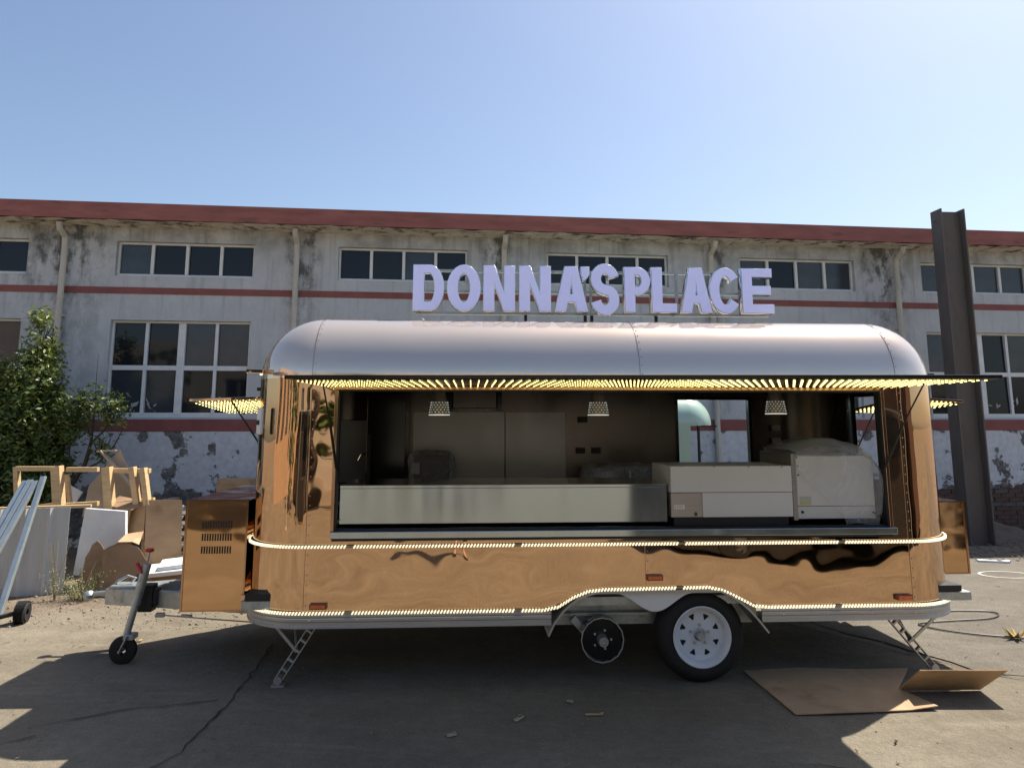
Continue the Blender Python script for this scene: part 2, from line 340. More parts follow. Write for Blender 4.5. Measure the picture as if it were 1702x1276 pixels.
def plinth_mat():
    m=mat('peeling_plinth',(.5,.5,.52),.92); nt=m.node_tree; N=nt.nodes; L=nt.links; p=N['Principled BSDF']
    tc=N.new('ShaderNodeTexCoord'); sp=N.new('ShaderNodeSeparateXYZ'); L.new(tc.outputs['Object'],sp.inputs[0])
    n=N.new('ShaderNodeTexNoise'); n.inputs['Scale'].default_value=2.6; n.inputs['Detail'].default_value=9; n.inputs['Roughness'].default_value=.66; L.new(tc.outputs['Object'],n.inputs[0])
    z=N.new('ShaderNodeMapRange'); z.inputs[1].default_value=.5; z.inputs[2].default_value=1.15; z.inputs[3].default_value=.16; z.inputs[4].default_value=0; L.new(sp.outputs[2],z.inputs[0])
    zt=N.new('ShaderNodeMapRange'); zt.inputs[1].default_value=1.35; zt.inputs[2].default_value=1.56; zt.inputs[3].default_value=0; zt.inputs[4].default_value=.06; L.new(sp.outputs[2],zt.inputs[0])
    a=N.new('ShaderNodeMath'); L.new(n.outputs[0],a.inputs[0]); L.new(z.outputs[0],a.inputs[1])
    a2=N.new('ShaderNodeMath'); L.new(a.outputs[0],a2.inputs[0]); L.new(zt.outputs[0],a2.inputs[1])
    r=N.new('ShaderNodeMapRange'); r.inputs[1].default_value=.59; r.inputs[2].default_value=.61; L.new(a2.outputs[0],r.inputs[0])
    n2=N.new('ShaderNodeTexNoise'); n2.inputs['Scale'].default_value=14; n2.inputs['Detail'].default_value=8; L.new(tc.outputs['Object'],n2.inputs[0])
    c1=N.new('ShaderNodeValToRGB'); L.new(n2.outputs[0],c1.inputs[0]); e=c1.color_ramp.elements; e[0].position=.35; e[0].color=(.10,.095,.09,1); e[1].position=.68; e[1].color=(.26,.24,.23,1)
    c2=N.new('ShaderNodeValToRGB'); L.new(n2.outputs[0],c2.inputs[0]); e=c2.color_ramp.elements; e[0].position=.3; e[0].color=(.56,.57,.59,1); e[1].position=.7; e[1].color=(.72,.72,.73,1)
    mx=N.new('ShaderNodeMix'); mx.data_type='RGBA'; L.new(r.outputs[0],mx.inputs[0]); L.new(c2.outputs[0],mx.inputs[6]); L.new(c1.outputs[0],mx.inputs[7]); L.new(mx.outputs[2],p.inputs['Base Color'])
    inv=N.new('ShaderNodeMath'); inv.operation='SUBTRACT'; inv.inputs[0].default_value=1; L.new(r.outputs[0],inv.inputs[1])
    b=N.new('ShaderNodeBump'); b.inputs['Strength'].default_value=.8; b.inputs['Distance'].default_value=.012; L.new(inv.outputs[0],b.inputs['Height']); L.new(b.outputs[0],p.inputs['Normal'])
    return m
M['plinth']=plinth_mat()

WC=[-11.2,-8.03,-4.86,-1.67,1.53,4.69,7.83,11.0]      # window bay centres
U0,U1=-13.0,13.0
upz=(3.82,4.34); loz=(1.77,3.17)
def wall_face(parent):
    us=sorted([U0,U1]+[c-.98 for c in WC]+[c+.98 for c in WC]); zs=[1.575,loz[0],loz[1],3.55,upz[0],upz[1],4.56]
    w_=MB()
    for i in range(len(us)-1):
        hole=any(abs((us[i]+us[i+1])/2-c)<.5 for c in WC)
        for j in range(len(zs)-1):
            zc=(zs[j]+zs[j+1])/2
            if hole and (loz[0]<zc<loz[1] or upz[0]<zc<upz[1]): continue
            w_.add([(us[i],0,zs[j]),(us[i+1],0,zs[j]),(us[i+1],0,zs[j+1]),(us[i],0,zs[j+1])],[(0,1,2,3)])
    for c in WC:                                       # reveals
        for (a,b) in (upz,loz):
            x0,x1=c-.98,c+.98; d=.22
            w_.add([(x0,0,a),(x0,d,a),(x0,d,b),(x0,0,b)],[(0,1,2,3)]); w_.add([(x1,0,a),(x1,0,b),(x1,d,b),(x1,d,a)],[(0,1,2,3)])
            w_.add([(x0,0,b),(x0,d,b),(x1,d,b),(x1,0,b)],[(0,1,2,3)]); w_.add([(x0,0,a),(x1,0,a),(x1,d,a),(x0,d,a)],[(0,1,2,3)])
    w_.box(U0,U0+.02,0,12,0,4.6).box(U1-.02,U1,0,12,0,4.6).box(U0,U1,11.98,12,0,4.6)
    return w_.build('wall',M['plaster'],parent)
wall_face(bld)
MB().box(U0,U1,-.012,.0,3.555,3.65).build('stripe',M['redband'],bld)
MB().box(U0,U1,-.03,.0,1.575,1.745).build('lower_band',M['redband'],bld,bevel=.006)
b=MB().box(U0,U1,-.42,-.38,4.56,4.745); b.box(U0,U1,-.42,12.2,4.745,4.80); b.build('roof',M['fascia'],bld)
# uneven soffit
s=MB(); nU=220
for i in range(nU):
    a,b2=U0+(U1-U0)*i/nU,U0+(U1-U0)*(i+1)/nU
    if i==0: h=[4.555+random.uniform(-.012,.006) for _ in range(4)]
    h2=[4.555+random.uniform(-.016,.006) for _ in range(4)]
    vs=[-.40,-.27,-.13,0]
    for k in range(3): s.add([(a,vs[k],h[k]),(a,vs[k+1],h[k+1]),(b2,vs[k+1],h2[k+1]),(b2,vs[k],h2[k])],[(0,1,2,3)])
    h=h2
s.build('soffit',M['soffit'],bld)
# plinth plaster with a ragged broken lower edge at the right, brick showing under it
pl=MB(); n=420; prev=None
for i in range(n+1):
    u=U0+(U1-U0)*i/n
    lo=-.05
    if u>5.7: lo=.72+.10*math.sin(u*2.3)+.05*math.sin(u*9)+random.uniform(-.035,.035)
    elif u>5.3: lo=(u-5.3)/.4*.65+random.uniform(-.03,.03)
    if prev is not None:
        pu,pz=prev; pl.add([(pu,-.02,pz),(u,-.02,lo),(u,-.02,1.575),(pu,-.02,1.575)],[(0,1,2,3)]); pl.add([(pu,-.02,pz),(pu,.01,pz),(u,.01,lo),(u,-.02,lo)],[(0,1,2,3)])
    prev=(u,lo)
pl.build('plinth',M['plinth'],bld)
MB().box(5.2,U1,.004,.02,-.1,1.4).build('mortar_wall',M['mortar'],bld)
bm_=[]
for k,(mm) in enumerate([M['brickm'],M['brick2'],M['brickm']]):
    o=MB().box(-.115,.115,-.012,.012,-.028,.028); me_o=o.build('brick',mm,bld,bevel=.004); bm_.append(me_o)
first=[True]*3
for r in range(13):
    z=.07+r*.068
    for q in range(17):
        u=5.45+q*.245+(r%2)*.12
        if u>9.2: continue
        k=random.choice([0,0,1]); src=bm_[k]
        if first[k]: o=src; first[k]=False
        else: o=src.copy(); C.objects.link(o)
        o.parent=bld; o.location=(u+random.uniform(-.006,.006),-.002+random.uniform(-.006,.008),z+random.uniform(-.004,.004)); o.rotation_euler=(random.uniform(-.03,.03),random.uniform(-.02,.02),random.uniform(-.03,.03))
bpy.data.objects.remove(bm_[2])
# windows
def window(c, za, zb, rows, thick_mid):
    f=MB(); x0,x1=c-.98,c+.98; y0,y1=.07,.13; t=.032
    f.box(x0+.002,x1-.002,y0,y1,zb-t,zb-.002).box(x0+.002,x1-.002,y0,y1,za+.002,za+t+.012)
    f.box(x0+.002,x0+t,y0,y1,za+t+.013,zb-t-.001).box(x1-t,x1-.002,y0,y1,za+t+.013,zb-t-.001)
    xs=[x0+t]+[x0+1.96*k/4 for k in (1,2,3)]+[x1-t]
    for k in (1,2,3):
        w2=(.05 if (k==2 and thick_mid) else .022)
        f.box(xs[k]-w2,xs[k]+w2,y0-.008,y1-.004,za+t+.014,zb-t-.002)
    zr=[za+t+.012,zb-t]
    if rows==2:
        zm=za+(zb-za)*.51; zr=[za+t+.012,zm,zb-t]; f.box(x0+t,x1-t,y0-.004,y1-.008,zm-.034,zm+.034)
        for k in range(4): # opening sashes in the lower row
            f.box(xs[k]+.025,xs[k+1]-.025,y0-.002,y1-.012,zr[0],zr[0]+.026)
    o=f.build('window',M['frame'],bld)
    for k in range(4):
        for j in range(len(zr)-1):
            cx,cz=(xs[k]+xs[k+1])/2,(zr[j]+zr[j+1])/2; a,b3=(xs[k+1]-xs[k])/2,(zr[j+1]-zr[j])/2
            p=MB().box(-a,a,0,.006,-b3,b3).build('pane',(random.choice([M['pane_b'],M['pane_b'],M['pane']]) if c>3 else random.choice([M['pane'],M['pane'],M['pane'],M['pane_b']])),o,loc=(cx,.105,cz)); p.rotation_euler=(random.uniform(-.02,.02),0,random.uniform(-.02,.02))
    return o
for c in WC:
    window(c,upz[0],upz[1],1,False); window(c,loz[0],loz[1],2,True)
for i,u in enumerate([-9.7,-6.52,-3.25,-.13,3.19,6.36,9.5]):
    p=MB(); p.tube([(u,-.30,4.53),(u,-.26,4.44),(u,-.09,4.36),(u,-.075,4.2),(u,-.075,3.0),(u,-.075,.3)],.042,10)
    p.tube([(u,-.075,2.9),(u,-.075,2.98)],.052,10); p.tube([(u,-.075,3.46),(u,-.075,3.50)],.05,10); p.box(u-.06,u+.06,-.08,0,3.2,3.225)
    p.build('downpipe',M['pipe'],bld,smooth=True)
# pale bits on the lower panes: tape and paper, with painted reflections and skylights
sc=MB()
for (u,z) in [(-5.25,1.98),(-5.20,1.90),(-4.35,2.02),(-4.28,2.0),(-5.5,1.93),(7.9,2.02),(8.1,1.95),(7.4,2.05),(7.55,1.96),(8.4,2.02)]:
    for _ in range(3):
        a=random.uniform(0,3.1); r=random.uniform(.03,.075); uu=u+random.uniform(-.05,.05); zz=z+random.uniform(-.05,.05)
        sc.add([(uu-r*math.cos(a),.098,zz-r*math.sin(a)),(uu+r*.3,.098,zz-r*.3),(uu+r*math.cos(a),.098,zz+r*math.sin(a)),(uu-r*.3,.098,zz+r*.3)],[(0,1,2,3)])
sc.build('paper_and_glints',mat('paper_and_glint',(.42,.42,.42),.8),bld)['kind']='stuff'

# ------------------------------------------------------------------ generic rounded trailer shell
def outline(UL,UR,V0,V1,Rr,us,ve,n=10):
    """columns (u,v,nu,nv) counter-clockwise from the front left, us / ve = extra stations on the long sides / ends"""
    cols=[]
    f=sorted(set([UL+Rr,UR-Rr]+[x for x in us if UL+Rr<x<UR-Rr]))
    e=sorted(set([V0+Rr,V1-Rr]+[x for x in ve if V0+Rr<x<V1-Rr]))
    for u in f: cols.append((u,V0,0,-1,'front'))
    for k in range(1,n):
        a=-math.pi/2+math.pi/2*k/n; cols.append((UR-Rr+Rr*math.cos(a),V0+Rr+Rr*math.sin(a),math.cos(a),math.sin(a),'c1'))
    for v in e: cols.append((UR,v,1,0,'right'))
    for k in range(1,n):
        a=math.pi/2*k/n; cols.append((UR-Rr+Rr*math.cos(a),V1-Rr+Rr*math.sin(a),math.cos(a),math.sin(a),'c2'))
    for u in f[::-1]: cols.append((u,V1,0,1,'back'))
    for k in range(1,n):
        a=math.pi/2+math.pi/2*k/n; cols.append((UL+Rr+Rr*math.cos(a),V1-Rr+Rr*math.sin(a),math.cos(a),math.sin(a),'c3'))
    for v in e[::-1]: cols.append((UL,v,-1,0,'left'))
    for k in range(1,n):
        a=math.pi+math.pi/2*k/n; cols.append((UL+Rr+Rr*math.cos(a),V0+Rr+Rr*math.sin(a),math.cos(a),math.sin(a),'c4'))
    return cols
def shell(name,m,parent,UL,UR,V0,V1,Rr,zlist,zc,hole,us,ve,off=0.0,zb=None,lean=0.0,flip=False,na=14,top=True,nc=12):
    """closed rounded body; off = inset of the whole surface (lining)"""
    cols=outline(UL,UR,V0,V1,Rr,us,ve,nc); nC=len(cols)
    rows=[(z,0.0) for z in zlist]+[(None,math.pi/2*k/na) for k in range(1,na+1)]
    vs=[];ns=[];fs=[]
    for (z,ph) in rows:
        for (u,v,a,b2,side) in cols:
            r=max(Rr-off,0.001)
            ins=off+(r*(1-math.cos(ph)) if ph else 0); zz=z if z is not None else zc+r*math.sin(ph)
            if ph==math.pi/2: ins=Rr
            if zb and z is not None and side=='front' and z<.99: 
                bz=zb(u); zz=bz+(z-zlist[0])*(.99-bz)/(.99-zlist[0])
            o_=lean*(.93-zz) if (lean and side=='front' and zz<.93) else 0
            vs.append((u-a*(ins-o_),v-b2*(ins-o_),zz)); nn=Vector((a*math.cos(ph),b2*math.cos(ph),math.sin(ph)+(lean if o_ else 0))).normalized(); ns.append(-nn if flip else nn)
    for i in range(len(rows)-1):
        for j in range(nC):
            k=(j+1)%nC
            A=vs[i*nC+j];B_=vs[i*nC+k];D=vs[(i+1)*nC+j]
            cu_,cv_=(A[0]+B_[0])/2,(A[1]+B_[1])/2; cz=(A[2]+D[2])/2
            side=cols[j][4] if cols[j][4]==cols[k][4] else (cols[j][4]+cols[k][4])
            if i<len(zlist)-1 and hole and hole(side,cu_,cv_,cz): continue
            f=(i*nC+j,i*nC+k,(i+1)*nC+k,(i+1)*nC+j); fs.append(f[::-1] if flip else f)
    if top:
        L_=(len(rows)-1)*nC
        pts=[]; 
        for j in range(nC):
            p=vs[L_+j]
            if not pts or (Vector(p)-Vector(vs[pts[-1]])).length>1e-4: pts.append(L_+j)
        fs.append(pts[::-1] if flip else pts)
    me=bpy.data.meshes.new(name); me.from_pydata(vs,[],fs); me.materials.append(m)
    me.polygons.foreach_set('use_smooth',[True]*len(me.polygons)); me.update()
    me.normals_split_custom_set_from_vertices([tuple(x) for x in ns])
    o=bpy.data.objects.new(name,me); C.objects.link(o); o.parent=parent; return o
def sweep(mb,cols,prof):
    """profile [(outward offset, z)] closed, swept along columns"""
    n=len(prof); b=len(mb.v)
    for (u,v,a,b2,*_) in cols:
        for (o_,z) in prof: mb.v.append((u+a*o_,v+b2*o_,z))
    for i in range(len(cols)-1):
        for k in range(n):
            mb.f.append([b+i*n+k,b+(i+1)*n+k,b+(i+1)*n+(k+1)%n,b+i*n+(k+1)%n]); mb.mi.append(0)
    mb.f.append([b+k for k in range(n)]); mb.mi.append(0); e=b+(len(cols)-1)*n; mb.f.append([e+k for k in range(n)][::-1]); mb.mi.append(0)

# ------------------------------------------------------------------ food trailer
TR=R_(3.2)
T=thing('food_trailer','mirror polished rose gold food trailer with raised front hatch and lit edge strips','trailer',(0,4.93,0),TR)
def TW(u,v,z): return Vector((u*math.cos(TR)-v*math.sin(TR),4.93+u*math.sin(TR)+v*math.cos(TR),z))
UL,UR,V0,V1,RR=-1.79,3.145,0.0,2.05,.45
ZC=2.0
OP=(-1.175,2.585,.985,1.93)       # front opening
BW=(1.70,2.42,1.10,1.93)           # back window
EW=(.65,1.45,1.22,1.93)            # end windows (v range, z range)
def zb(u):
    pts=[(.25,.50),(.31,.522),(.431,.595),(.531,.622),(1.336,.63),(1.456,.588),(1.574,.515),(1.64,.50)]
    if u<=pts[0][0] or u>=pts[-1][0]: return .50
    for i in range(len(pts)-1):
        if pts[i][0]<=u<=pts[i+1][0]:
            t=(u-pts[i][0])/(pts[i+1][0]-pts[i][0]); return pts[i][1]+(pts[i+1][1]-pts[i][1])*t
def hole(side,u,v,z):
    if side=='front' and OP[0]<u<OP[1] and OP[2]<z<OP[3]: return True
    if side=='back' and BW[0]<u<BW[1] and BW[2]<z<BW[3]: return True
    if side in('right','left') and EW[0]<v<EW[1] and EW[2]<z<EW[3]: return True
    return False
us=[OP[0],OP[1],BW[0],BW[1]]+[.25+.04*k for k in range(36)]+[-1.2+.2*k for k in range(7)]+[1.9,2.1,2.3,2.5]
zl=[.50,.58,.66,.74,.82,.90,.93,.985,1.10,1.22,1.93,1.965,2.0]
shell('body_shell',M['copper'],T,UL,UR,V0,V1,RR,zl,ZC,hole,us,[EW[0],EW[1]],zb=zb,lean=.015)
bsh=bpy.data.objects['body_shell']; me=bsh.data; me.materials.append(M['roofm'])
me.polygons.foreach_set('material_index',[1 if p.center.z>2.001 else 0 for p in me.polygons])
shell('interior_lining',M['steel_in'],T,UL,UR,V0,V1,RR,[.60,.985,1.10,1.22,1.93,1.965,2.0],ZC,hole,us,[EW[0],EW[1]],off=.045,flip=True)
MB().box(UL+.06,UR-.06,V0+.06,V1-.06,.56,.60).build('floor_plate',M['black'],T)
# opening frames bridge shell and lining
def frame_rect(mb,axis,pos0,pos1,a0,a1,z0,z1,t):
    for (p0,p1,q0,q1) in ((a0-t,a1+t,z1,z1+t),(a0-t,a1+t,z0-t,z0),(a0-t,a0,z0+.001,z1-.001),(a1,a1+t,z0+.001,z1-.001)):
        if axis=='v': mb.box(p0,p1,pos0,pos1,q0,q1)
        else: mb.box(pos0,pos1,p0,p1,q0,q1)
f=MB(); frame_rect(f,'v',-.012,.055,OP[0]+.012,OP[1]-.012,OP[2]+.012,OP[3]-.012,.024); f.build('hatch_frame',M['copper_dark'],T,bevel=.003)
f=MB(); frame_rect(f,'v',-.004,.062,OP[0]+.022,OP[1]-.022,OP[2]+.022,OP[3]-.022,.011); f.build('rubber_seal',M['black'],T)
f=MB(); frame_rect(f,'v',V1-.058,V1+.014,BW[0]+.014,BW[1]-.014,BW[2]+.014,BW[3]-.014,.026); f.build('window_frame',M['blackgloss'],T,bevel=.003)
f=MB(); frame_rect(f,'u',UR-.058,UR+.012,EW[0]+.012,EW[1]-.012,EW[2]+.012,EW[3]-.012,.024); f.build('window_frame',M['blackgloss'],T,bevel=.003)
f=MB(); frame_rect(f,'u',UL-.012,UL+.058,EW[0]+.012,EW[1]-.012,EW[2]+.012,EW[3]-.012,.024); f.build('window_frame',M['blackgloss'],T,bevel=.003)
# side mullion posts of the service opening
p=MB().box(2.82,2.86,.86,.90,.605,1.97); p.build('door_post',M['blackgloss'],T,bevel=.004)
# LED net panel inside right end
# full outline columns for trims
COLS=outline(UL,UR,V0,V1,RR,[-1.2+.1*k for k in range(40)],[.6,.9,1.2,1.5],16)
nF=len(COLS)
def arc_range(c0,c1):  # ordered columns from left end (v=c0) round the front to right end
    i_left=[i for i,c in enumerate(COLS) if c[4]=='left']; start=i_left[0]
    i_right=[i for i,c in enumerate(COLS) if c[4]=='right'][-1]
    seq=[]; i=start
    while True:
        seq.append(COLS[i]); 
        if i==i_right: break
        i=(i+1)%nF
    return seq
SEQ=arc_range(0,0)
def dense(seq,step,zf,off):
    pts=[]
    for a,b2 in zip(seq[:-1],seq[1:]):
        pa=Vector((a[0]+a[2]*off,a[1]+a[3]*off,0)); pb=Vector((b2[0]+b2[2]*off,b2[1]+b2[3]*off,0)); pts.append((pa,Vector((a[2],a[3],0))))
    pts.append((pb,Vector((b2[2],b2[3],0))))
    P=[Vector((p.x,p.y,zf(p.x,p.y))) for p,_ in pts]; Nn=[n for _,n in pts]
    # arc-length resample
    out=[]; acc=0
    for i in range(len(P)-1):
        d=(P[i+1]-P[i]).length; t=acc
        while t<d:
            q=P[i].lerp(P[i+1],t/d); nn=Nn[i].lerp(Nn[i+1],t/d).normalized(); out.append((q,nn,(P[i+1]-P[i]).normalized())); t+=step
        acc=t-d
    return out
def led_run(zf):
    pts=dense(SEQ,.05,zf,.013); tb=MB(); tb.tube([p for p,_,_ in pts],.009,6)
    track=tb.build('led_strip',M['silicone'],T,smooth=True)
    bd=MB(); k=0
    for q,nn,d in dense(SEQ,.021,zf,.020):
        k+=1
        if k%52<2: continue
        c=q+nn*.002; up=Vector((0,0,1)); a=d*.005; h=up*.0095+d*.0045; n_=nn*.005
        bd.add([c-a-h-n_,c+a-h-n_,c+a-h+n_,c-a-h+n_,c-a+h-n_,c+a+h-n_,c+a+h+n_,c-a+h+n_],[(0,3,2,1),(4,5,6,7),(0,1,5,4),(1,2,6,5),(2,3,7,6),(3,0,4,7)])
    bo=bd.build('led_beads',M['led'],track); bo['kind']='stuff'
fr=lambda u,v,f: f
def zlow(u,v): return (zb(u) if v<.05 else .50)-.004+ (0)
led_run(lambda u,v: zlow(u,v)); led_run(lambda u,v:.905)
# seams with rivets
def seam(u0):
    pth=[(u0,-.001-.015*max(0,.93-z),z) for z in (zb(u0)+.012,.65,.7,.8,.9,.93)]
    if not (OP[0]<u0<OP[1]): pth+=[(u0,-.001,z) for z in (1.2,1.6,2.0)]
    arc=[(u0,RR-RR*math.cos(t)-.001*math.cos(t),ZC+(RR+.001)*math.sin(t)) for t in [math.pi/2*k/12 for k in range(13)]]
    runs=[pth+arc[1:]] if not (OP[0]<u0<OP[1]) else [pth,arc]
    s_=MB()
    for rr in runs: s_.tube(rr,.0022,5)
    so_=s_.build('panel_seam',M['copper_dark'],T,smooth=True)
    rv=MB()
    for rr in runs:
        P=[Vector(x) for x in rr]; acc=.03
        for i in range(len(P)-1):
            d=(P[i+1]-P[i]).length
            if d<1e-6: continue
            t=acc
            while t<d:
                q=P[i].lerp(P[i+1],t/d); rv.ball((q.x+.016,q.y,q.z),.0048,6,4); t+=.062
            acc=t-d
    ro=rv.build('rivets',M['chrome'],so_,smooth=True); ro['kind']='stuff'
for u0 in (-1.342,.885,2.697): seam(u0)
# aluminium skirt (ribbed extrusion), two lengths split by the wheel arch
prof=[(.0,.40),(.014,.40),(.014,.412),(.009,.418),(.009,.436),(.014,.442),(.014,.458),(.009,.464),(.014,.47),(.014,.488),(.0,.492)]
Fl=[c for c in SEQ if not(c[4]=='front' and c[0]>.30)]; 
left_seq=[];right_seq=[];
for c in SEQ:
    if c[4] in('left','c4') or (c[4]=='front' and c[0]<=.25): left_seq.append(c)
    if c[4] in('right','c1') or (c[4]=='front' and c[0]>=1.66): right_seq.append(c)
left_seq.append((.255,0,0,-1,'front')); right_seq.insert(0,(1.655,0,0,-1,'front'))
for sq in (left_seq,right_seq):
    s_=MB(); sweep(s_,sq,prof); so_=s_.build('skirt_rail',M['alu'],T)
    rv=MB()
    us_=[-1.3+.31*k for k in range(5)] if sq is left_seq else [1.8,2.1,2.4,2.7]
    for u in us_:
        for z in (.45,.479): rv.ball((u,-.015,z),.006,8,4,(1,.5,1))
    rv.build('rivets',M['chrome'],so_,smooth=True)['kind']='stuff'
# fender lip: thin curved aluminium strip over the wheel arch
lip=[(.235,.335),(.275,.415),(.331,.484),(.385,.53),(.43,.562),(.49,.585),(.55,.598),(.75,.604),(1.05,.606),(1.30,.606),(1.38,.598),(1.455,.566),(1.52,.52),(1.573,.474),(1.63,.41),(1.69,.335)]
fl=MB(); b0=len(fl.v); w_=.006
for i,(u,z) in enumerate(lip):
    a=Vector((lip[max(i-1,0)][0],0,lip[max(i-1,0)][1])); c=Vector((lip[min(i+1,len(lip)-1)][0],0,lip[min(i+1,len(lip)-1)][1])); d=(c-a).normalized(); n_=Vector((-d.z,0,d.x))
    for (vv,s1) in ((-.028,1),(-.028,-1),(.24,-1),(.24,1)): fl.v.append((u+n_.x*w_*s1,vv,z+n_.z*w_*s1))
for i in range(len(lip)-1):
    for k in range(4): fl.f.append([i*4+k,(i+1)*4+k,(i+1)*4+(k+1)%4,i*4+(k+1)%4]); fl.mi.append(0)
fl.f.append([0,1,2,3]); fl.mi.append(0); e=(len(lip)-1)*4; fl.f.append([e+3,e+2,e+1,e]); fl.mi.append(0)
fl.build('fender_lip',M['alu'],T,smooth=True,angle=30)
# white scalloped fender skirt between the wheels
top=[(u,z-.010) for u,z in lip if .43<=u<=1.46]
bot=[]
for k in range(41):
    u=1.455-(1.455-.43)*k/40
    if u>1.25: z=.598-.0*(u)
    else: z=.0
    # scallop droops to .47 at u=.945, arcs above both wheels
    z=.47+.115*min(1,((u-.945)/.26)**2) if abs(u-.945)<.26 else .585
    if z<.585: z=.47+.115*(.5-.5*math.cos(math.pi*min(1,abs(u-.945)/.26)))
    bot.append((u,min(z,.585)))
def topz(u):
    for i in range(len(top)-1):
        if top[i][0]<=u<=top[i+1][0]: return top[i][1]+(top[i+1][1]-top[i][1])*(u-top[i][0])/(top[i+1][0]-top[i][0])
    return top[0][1] if u<top[0][0] else top[-1][1]
sk=MB()
for i in range(40):
    (ua,za),(ub,zb2)=bot[i+1],bot[i]
    if ua<.5 or ub>1.40: continue
    for vv,fl_ in ((.006,0),(.012,1)):
        q=[(ua,vv,za),(ub,vv,zb2),(ub,vv,topz(ub)),(ua,vv,topz(ua))]; sk.add(q,[(0,1,2,3) if not fl_ else (3,2,1,0)])
    sk.add([(ua,.006,za),(ua,.012,za),(ub,.012,zb2),(ub,.006,zb2)],[(0,1,2,3)])
sk.build('fender_skirt',M['white'],T)
# wheel housing behind
MB().box(.2,1.72,.26,.28,.33,.60).box(.2,1.72,.0,.28,.612,.62).build('wheel_housing',M['galv'],T)

# raised hatch (awning)
HF,HB=-.955,-.012; AU0,AU1=-1.285,2.755
a=MB(); a.add([(AU0,HF,1.932),(AU1,HF,1.948),(AU1,HB,1.953),(AU0,HB,1.945),(AU0,HF,1.954),(AU1,HF,1.970),(AU1,HB,1.975),(AU0,HB,1.967)],[(0,3,2,1),(4,5,6,7),(0,1,5,4),(1,2,6,5),(2,3,7,6),(3,0,4,7)])
hatch=a.build('hatch',mat('hatch_black_edge',(.025,.022,.02),.18,.6),T,bevel=.003)
def az_(u,v): 
    t=(u-AU0)/(AU1-AU0); s_=(v-HF)/(HB-HF); return 1.932+.016*t+(.013-.008*t)*s_
a=MB(); a.add([(AU0+.02,HF+.02,az_(AU0,HF)-.003),(AU1-.02,HF+.02,az_(AU1,HF)-.003),(AU1-.02,HB-.02,az_(AU1,HB)-.003),(AU0+.02,HB-.02,az_(AU0,HB)-.003)],[(0,1,2,3)])
a.build('mirror_underside',mat('underside_mirror',(.16,.12,.06),.20,1.0),hatch)
net=MB()
nu=84; nj=9
for i in range(nu):
    u=AU0+.06+(AU1-AU0-.12)*i/(nu-1)
    for j in range(nj):
        v=HF+.06+(HB-HF-.10)*j/(nj-1); z=az_(u,v)-.008
        net.box(u-.0024,u+.0024,v-.010,v+.010,z-.003,z+.002)
net.build('led_net',M['led_y'],hatch)['kind']='stuff'
tb=MB()
tb.tube([(-1.16,-.01,1.40),(-1.165,-.24,1.68)],.009,8); tb.tube([(-1.165,-.24,1.68),(-1.17,-.50,1.935)],.005,8)
tb.build('gas_strut',M['black'],T,smooth=True)
tb=MB(); tb.tube([(2.57,-.01,1.40),(2.575,-.24,1.68)],.009,8); tb.tube([(2.575,-.24,1.68),(2.58,-.50,1.945)],.005,8); tb.build('gas_strut',M['black'],T,smooth=True)
MB().box(OP[0]-.03,OP[1]+.03,-.022,-.002,1.976,1.99).build('hatch_hinge',M['chrome'],T)

# end hatches on both ends with LED nets
def end_hatch(sgn,ux,reach,z0,z1,v0,v1):
    a=MB(); x0,x1=ux,ux+sgn*reach
    tw=.085; q=[(x0,v0,z0),(x1,v0,z1),(x1,v1,z1-tw*.8),(x0,v1,z0-tw)]; q2=[(x,y,z+.02) for x,y,z in q]
    a.add(q+q2,[(0,3,2,1),(4,5,6,7),(0,1,5,4),(1,2,6,5),(2,3,7,6),(3,0,4,7)])
    h=a.build('end_hatch',M['copper'],T,fixn=True,bevel=.003)
    n_=MB()
    for i in range(12):
        for j in range(12):
            s_=.06+.88*i/11; u=x0+(x1-x0)*s_; z=z0+(z1-z0)*s_-.010-tw*(1-.2*s_)*(.05+(v1-v0-.10)*j/11)/(v1-v0); v=v0+.05+(v1-v0-.10)*j/11
            n_.box(u-.003,u+.003,v-.009,v+.009,z-.003,z+.003)
    n_.build('led_net',M['led_y'],h)['kind']='stuff'
    for vv in (v0+.05,v1-.05): MB().tube([(ux,vv,1.45),(ux+sgn*reach*.5,vv,(z0+z1)/2)],.007,6).build('gas_strut',M['black'],T,smooth=True)
end_hatch(-1,UL-.005,.58,1.875,1.855,.62,1.48)
end_hatch(1,UR+.005,.46,1.885,1.855,.62,1.48)

# interior: worktable along the opening
a=MB(); a.box(-1.15,1.07,.10,.105,1.03,1.262); a.box(-1.15,1.07,.092,.105,1.262,1.283); a.box(-1.15,1.07,.105,.72,1.268,1.280); a.build('worktable',M['steel'],T,bevel=.002)
a=MB(); a.box(OP[0]-.005,OP[1]+.02,-.045,.14,.955,1.0); a.build('serving_sill',M['steel'],T,bevel=.004)
MB().box(OP[0],OP[1]-.0,-.02,.0,.938,.953).build('sill_gasket',M['black'],T)
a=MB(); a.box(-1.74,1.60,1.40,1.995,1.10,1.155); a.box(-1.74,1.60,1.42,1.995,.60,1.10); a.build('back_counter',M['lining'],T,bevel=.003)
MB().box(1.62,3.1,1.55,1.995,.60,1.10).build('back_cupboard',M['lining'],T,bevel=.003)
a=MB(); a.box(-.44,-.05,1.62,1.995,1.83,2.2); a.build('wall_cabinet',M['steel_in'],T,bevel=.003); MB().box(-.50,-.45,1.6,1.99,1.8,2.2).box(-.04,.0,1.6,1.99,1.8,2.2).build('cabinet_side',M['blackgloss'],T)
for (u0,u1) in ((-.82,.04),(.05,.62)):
    MB().box(u0,u1,1.985,1.995,1.16,1.80).build('wall_panel',M['steel_d'],T,bevel=.002)
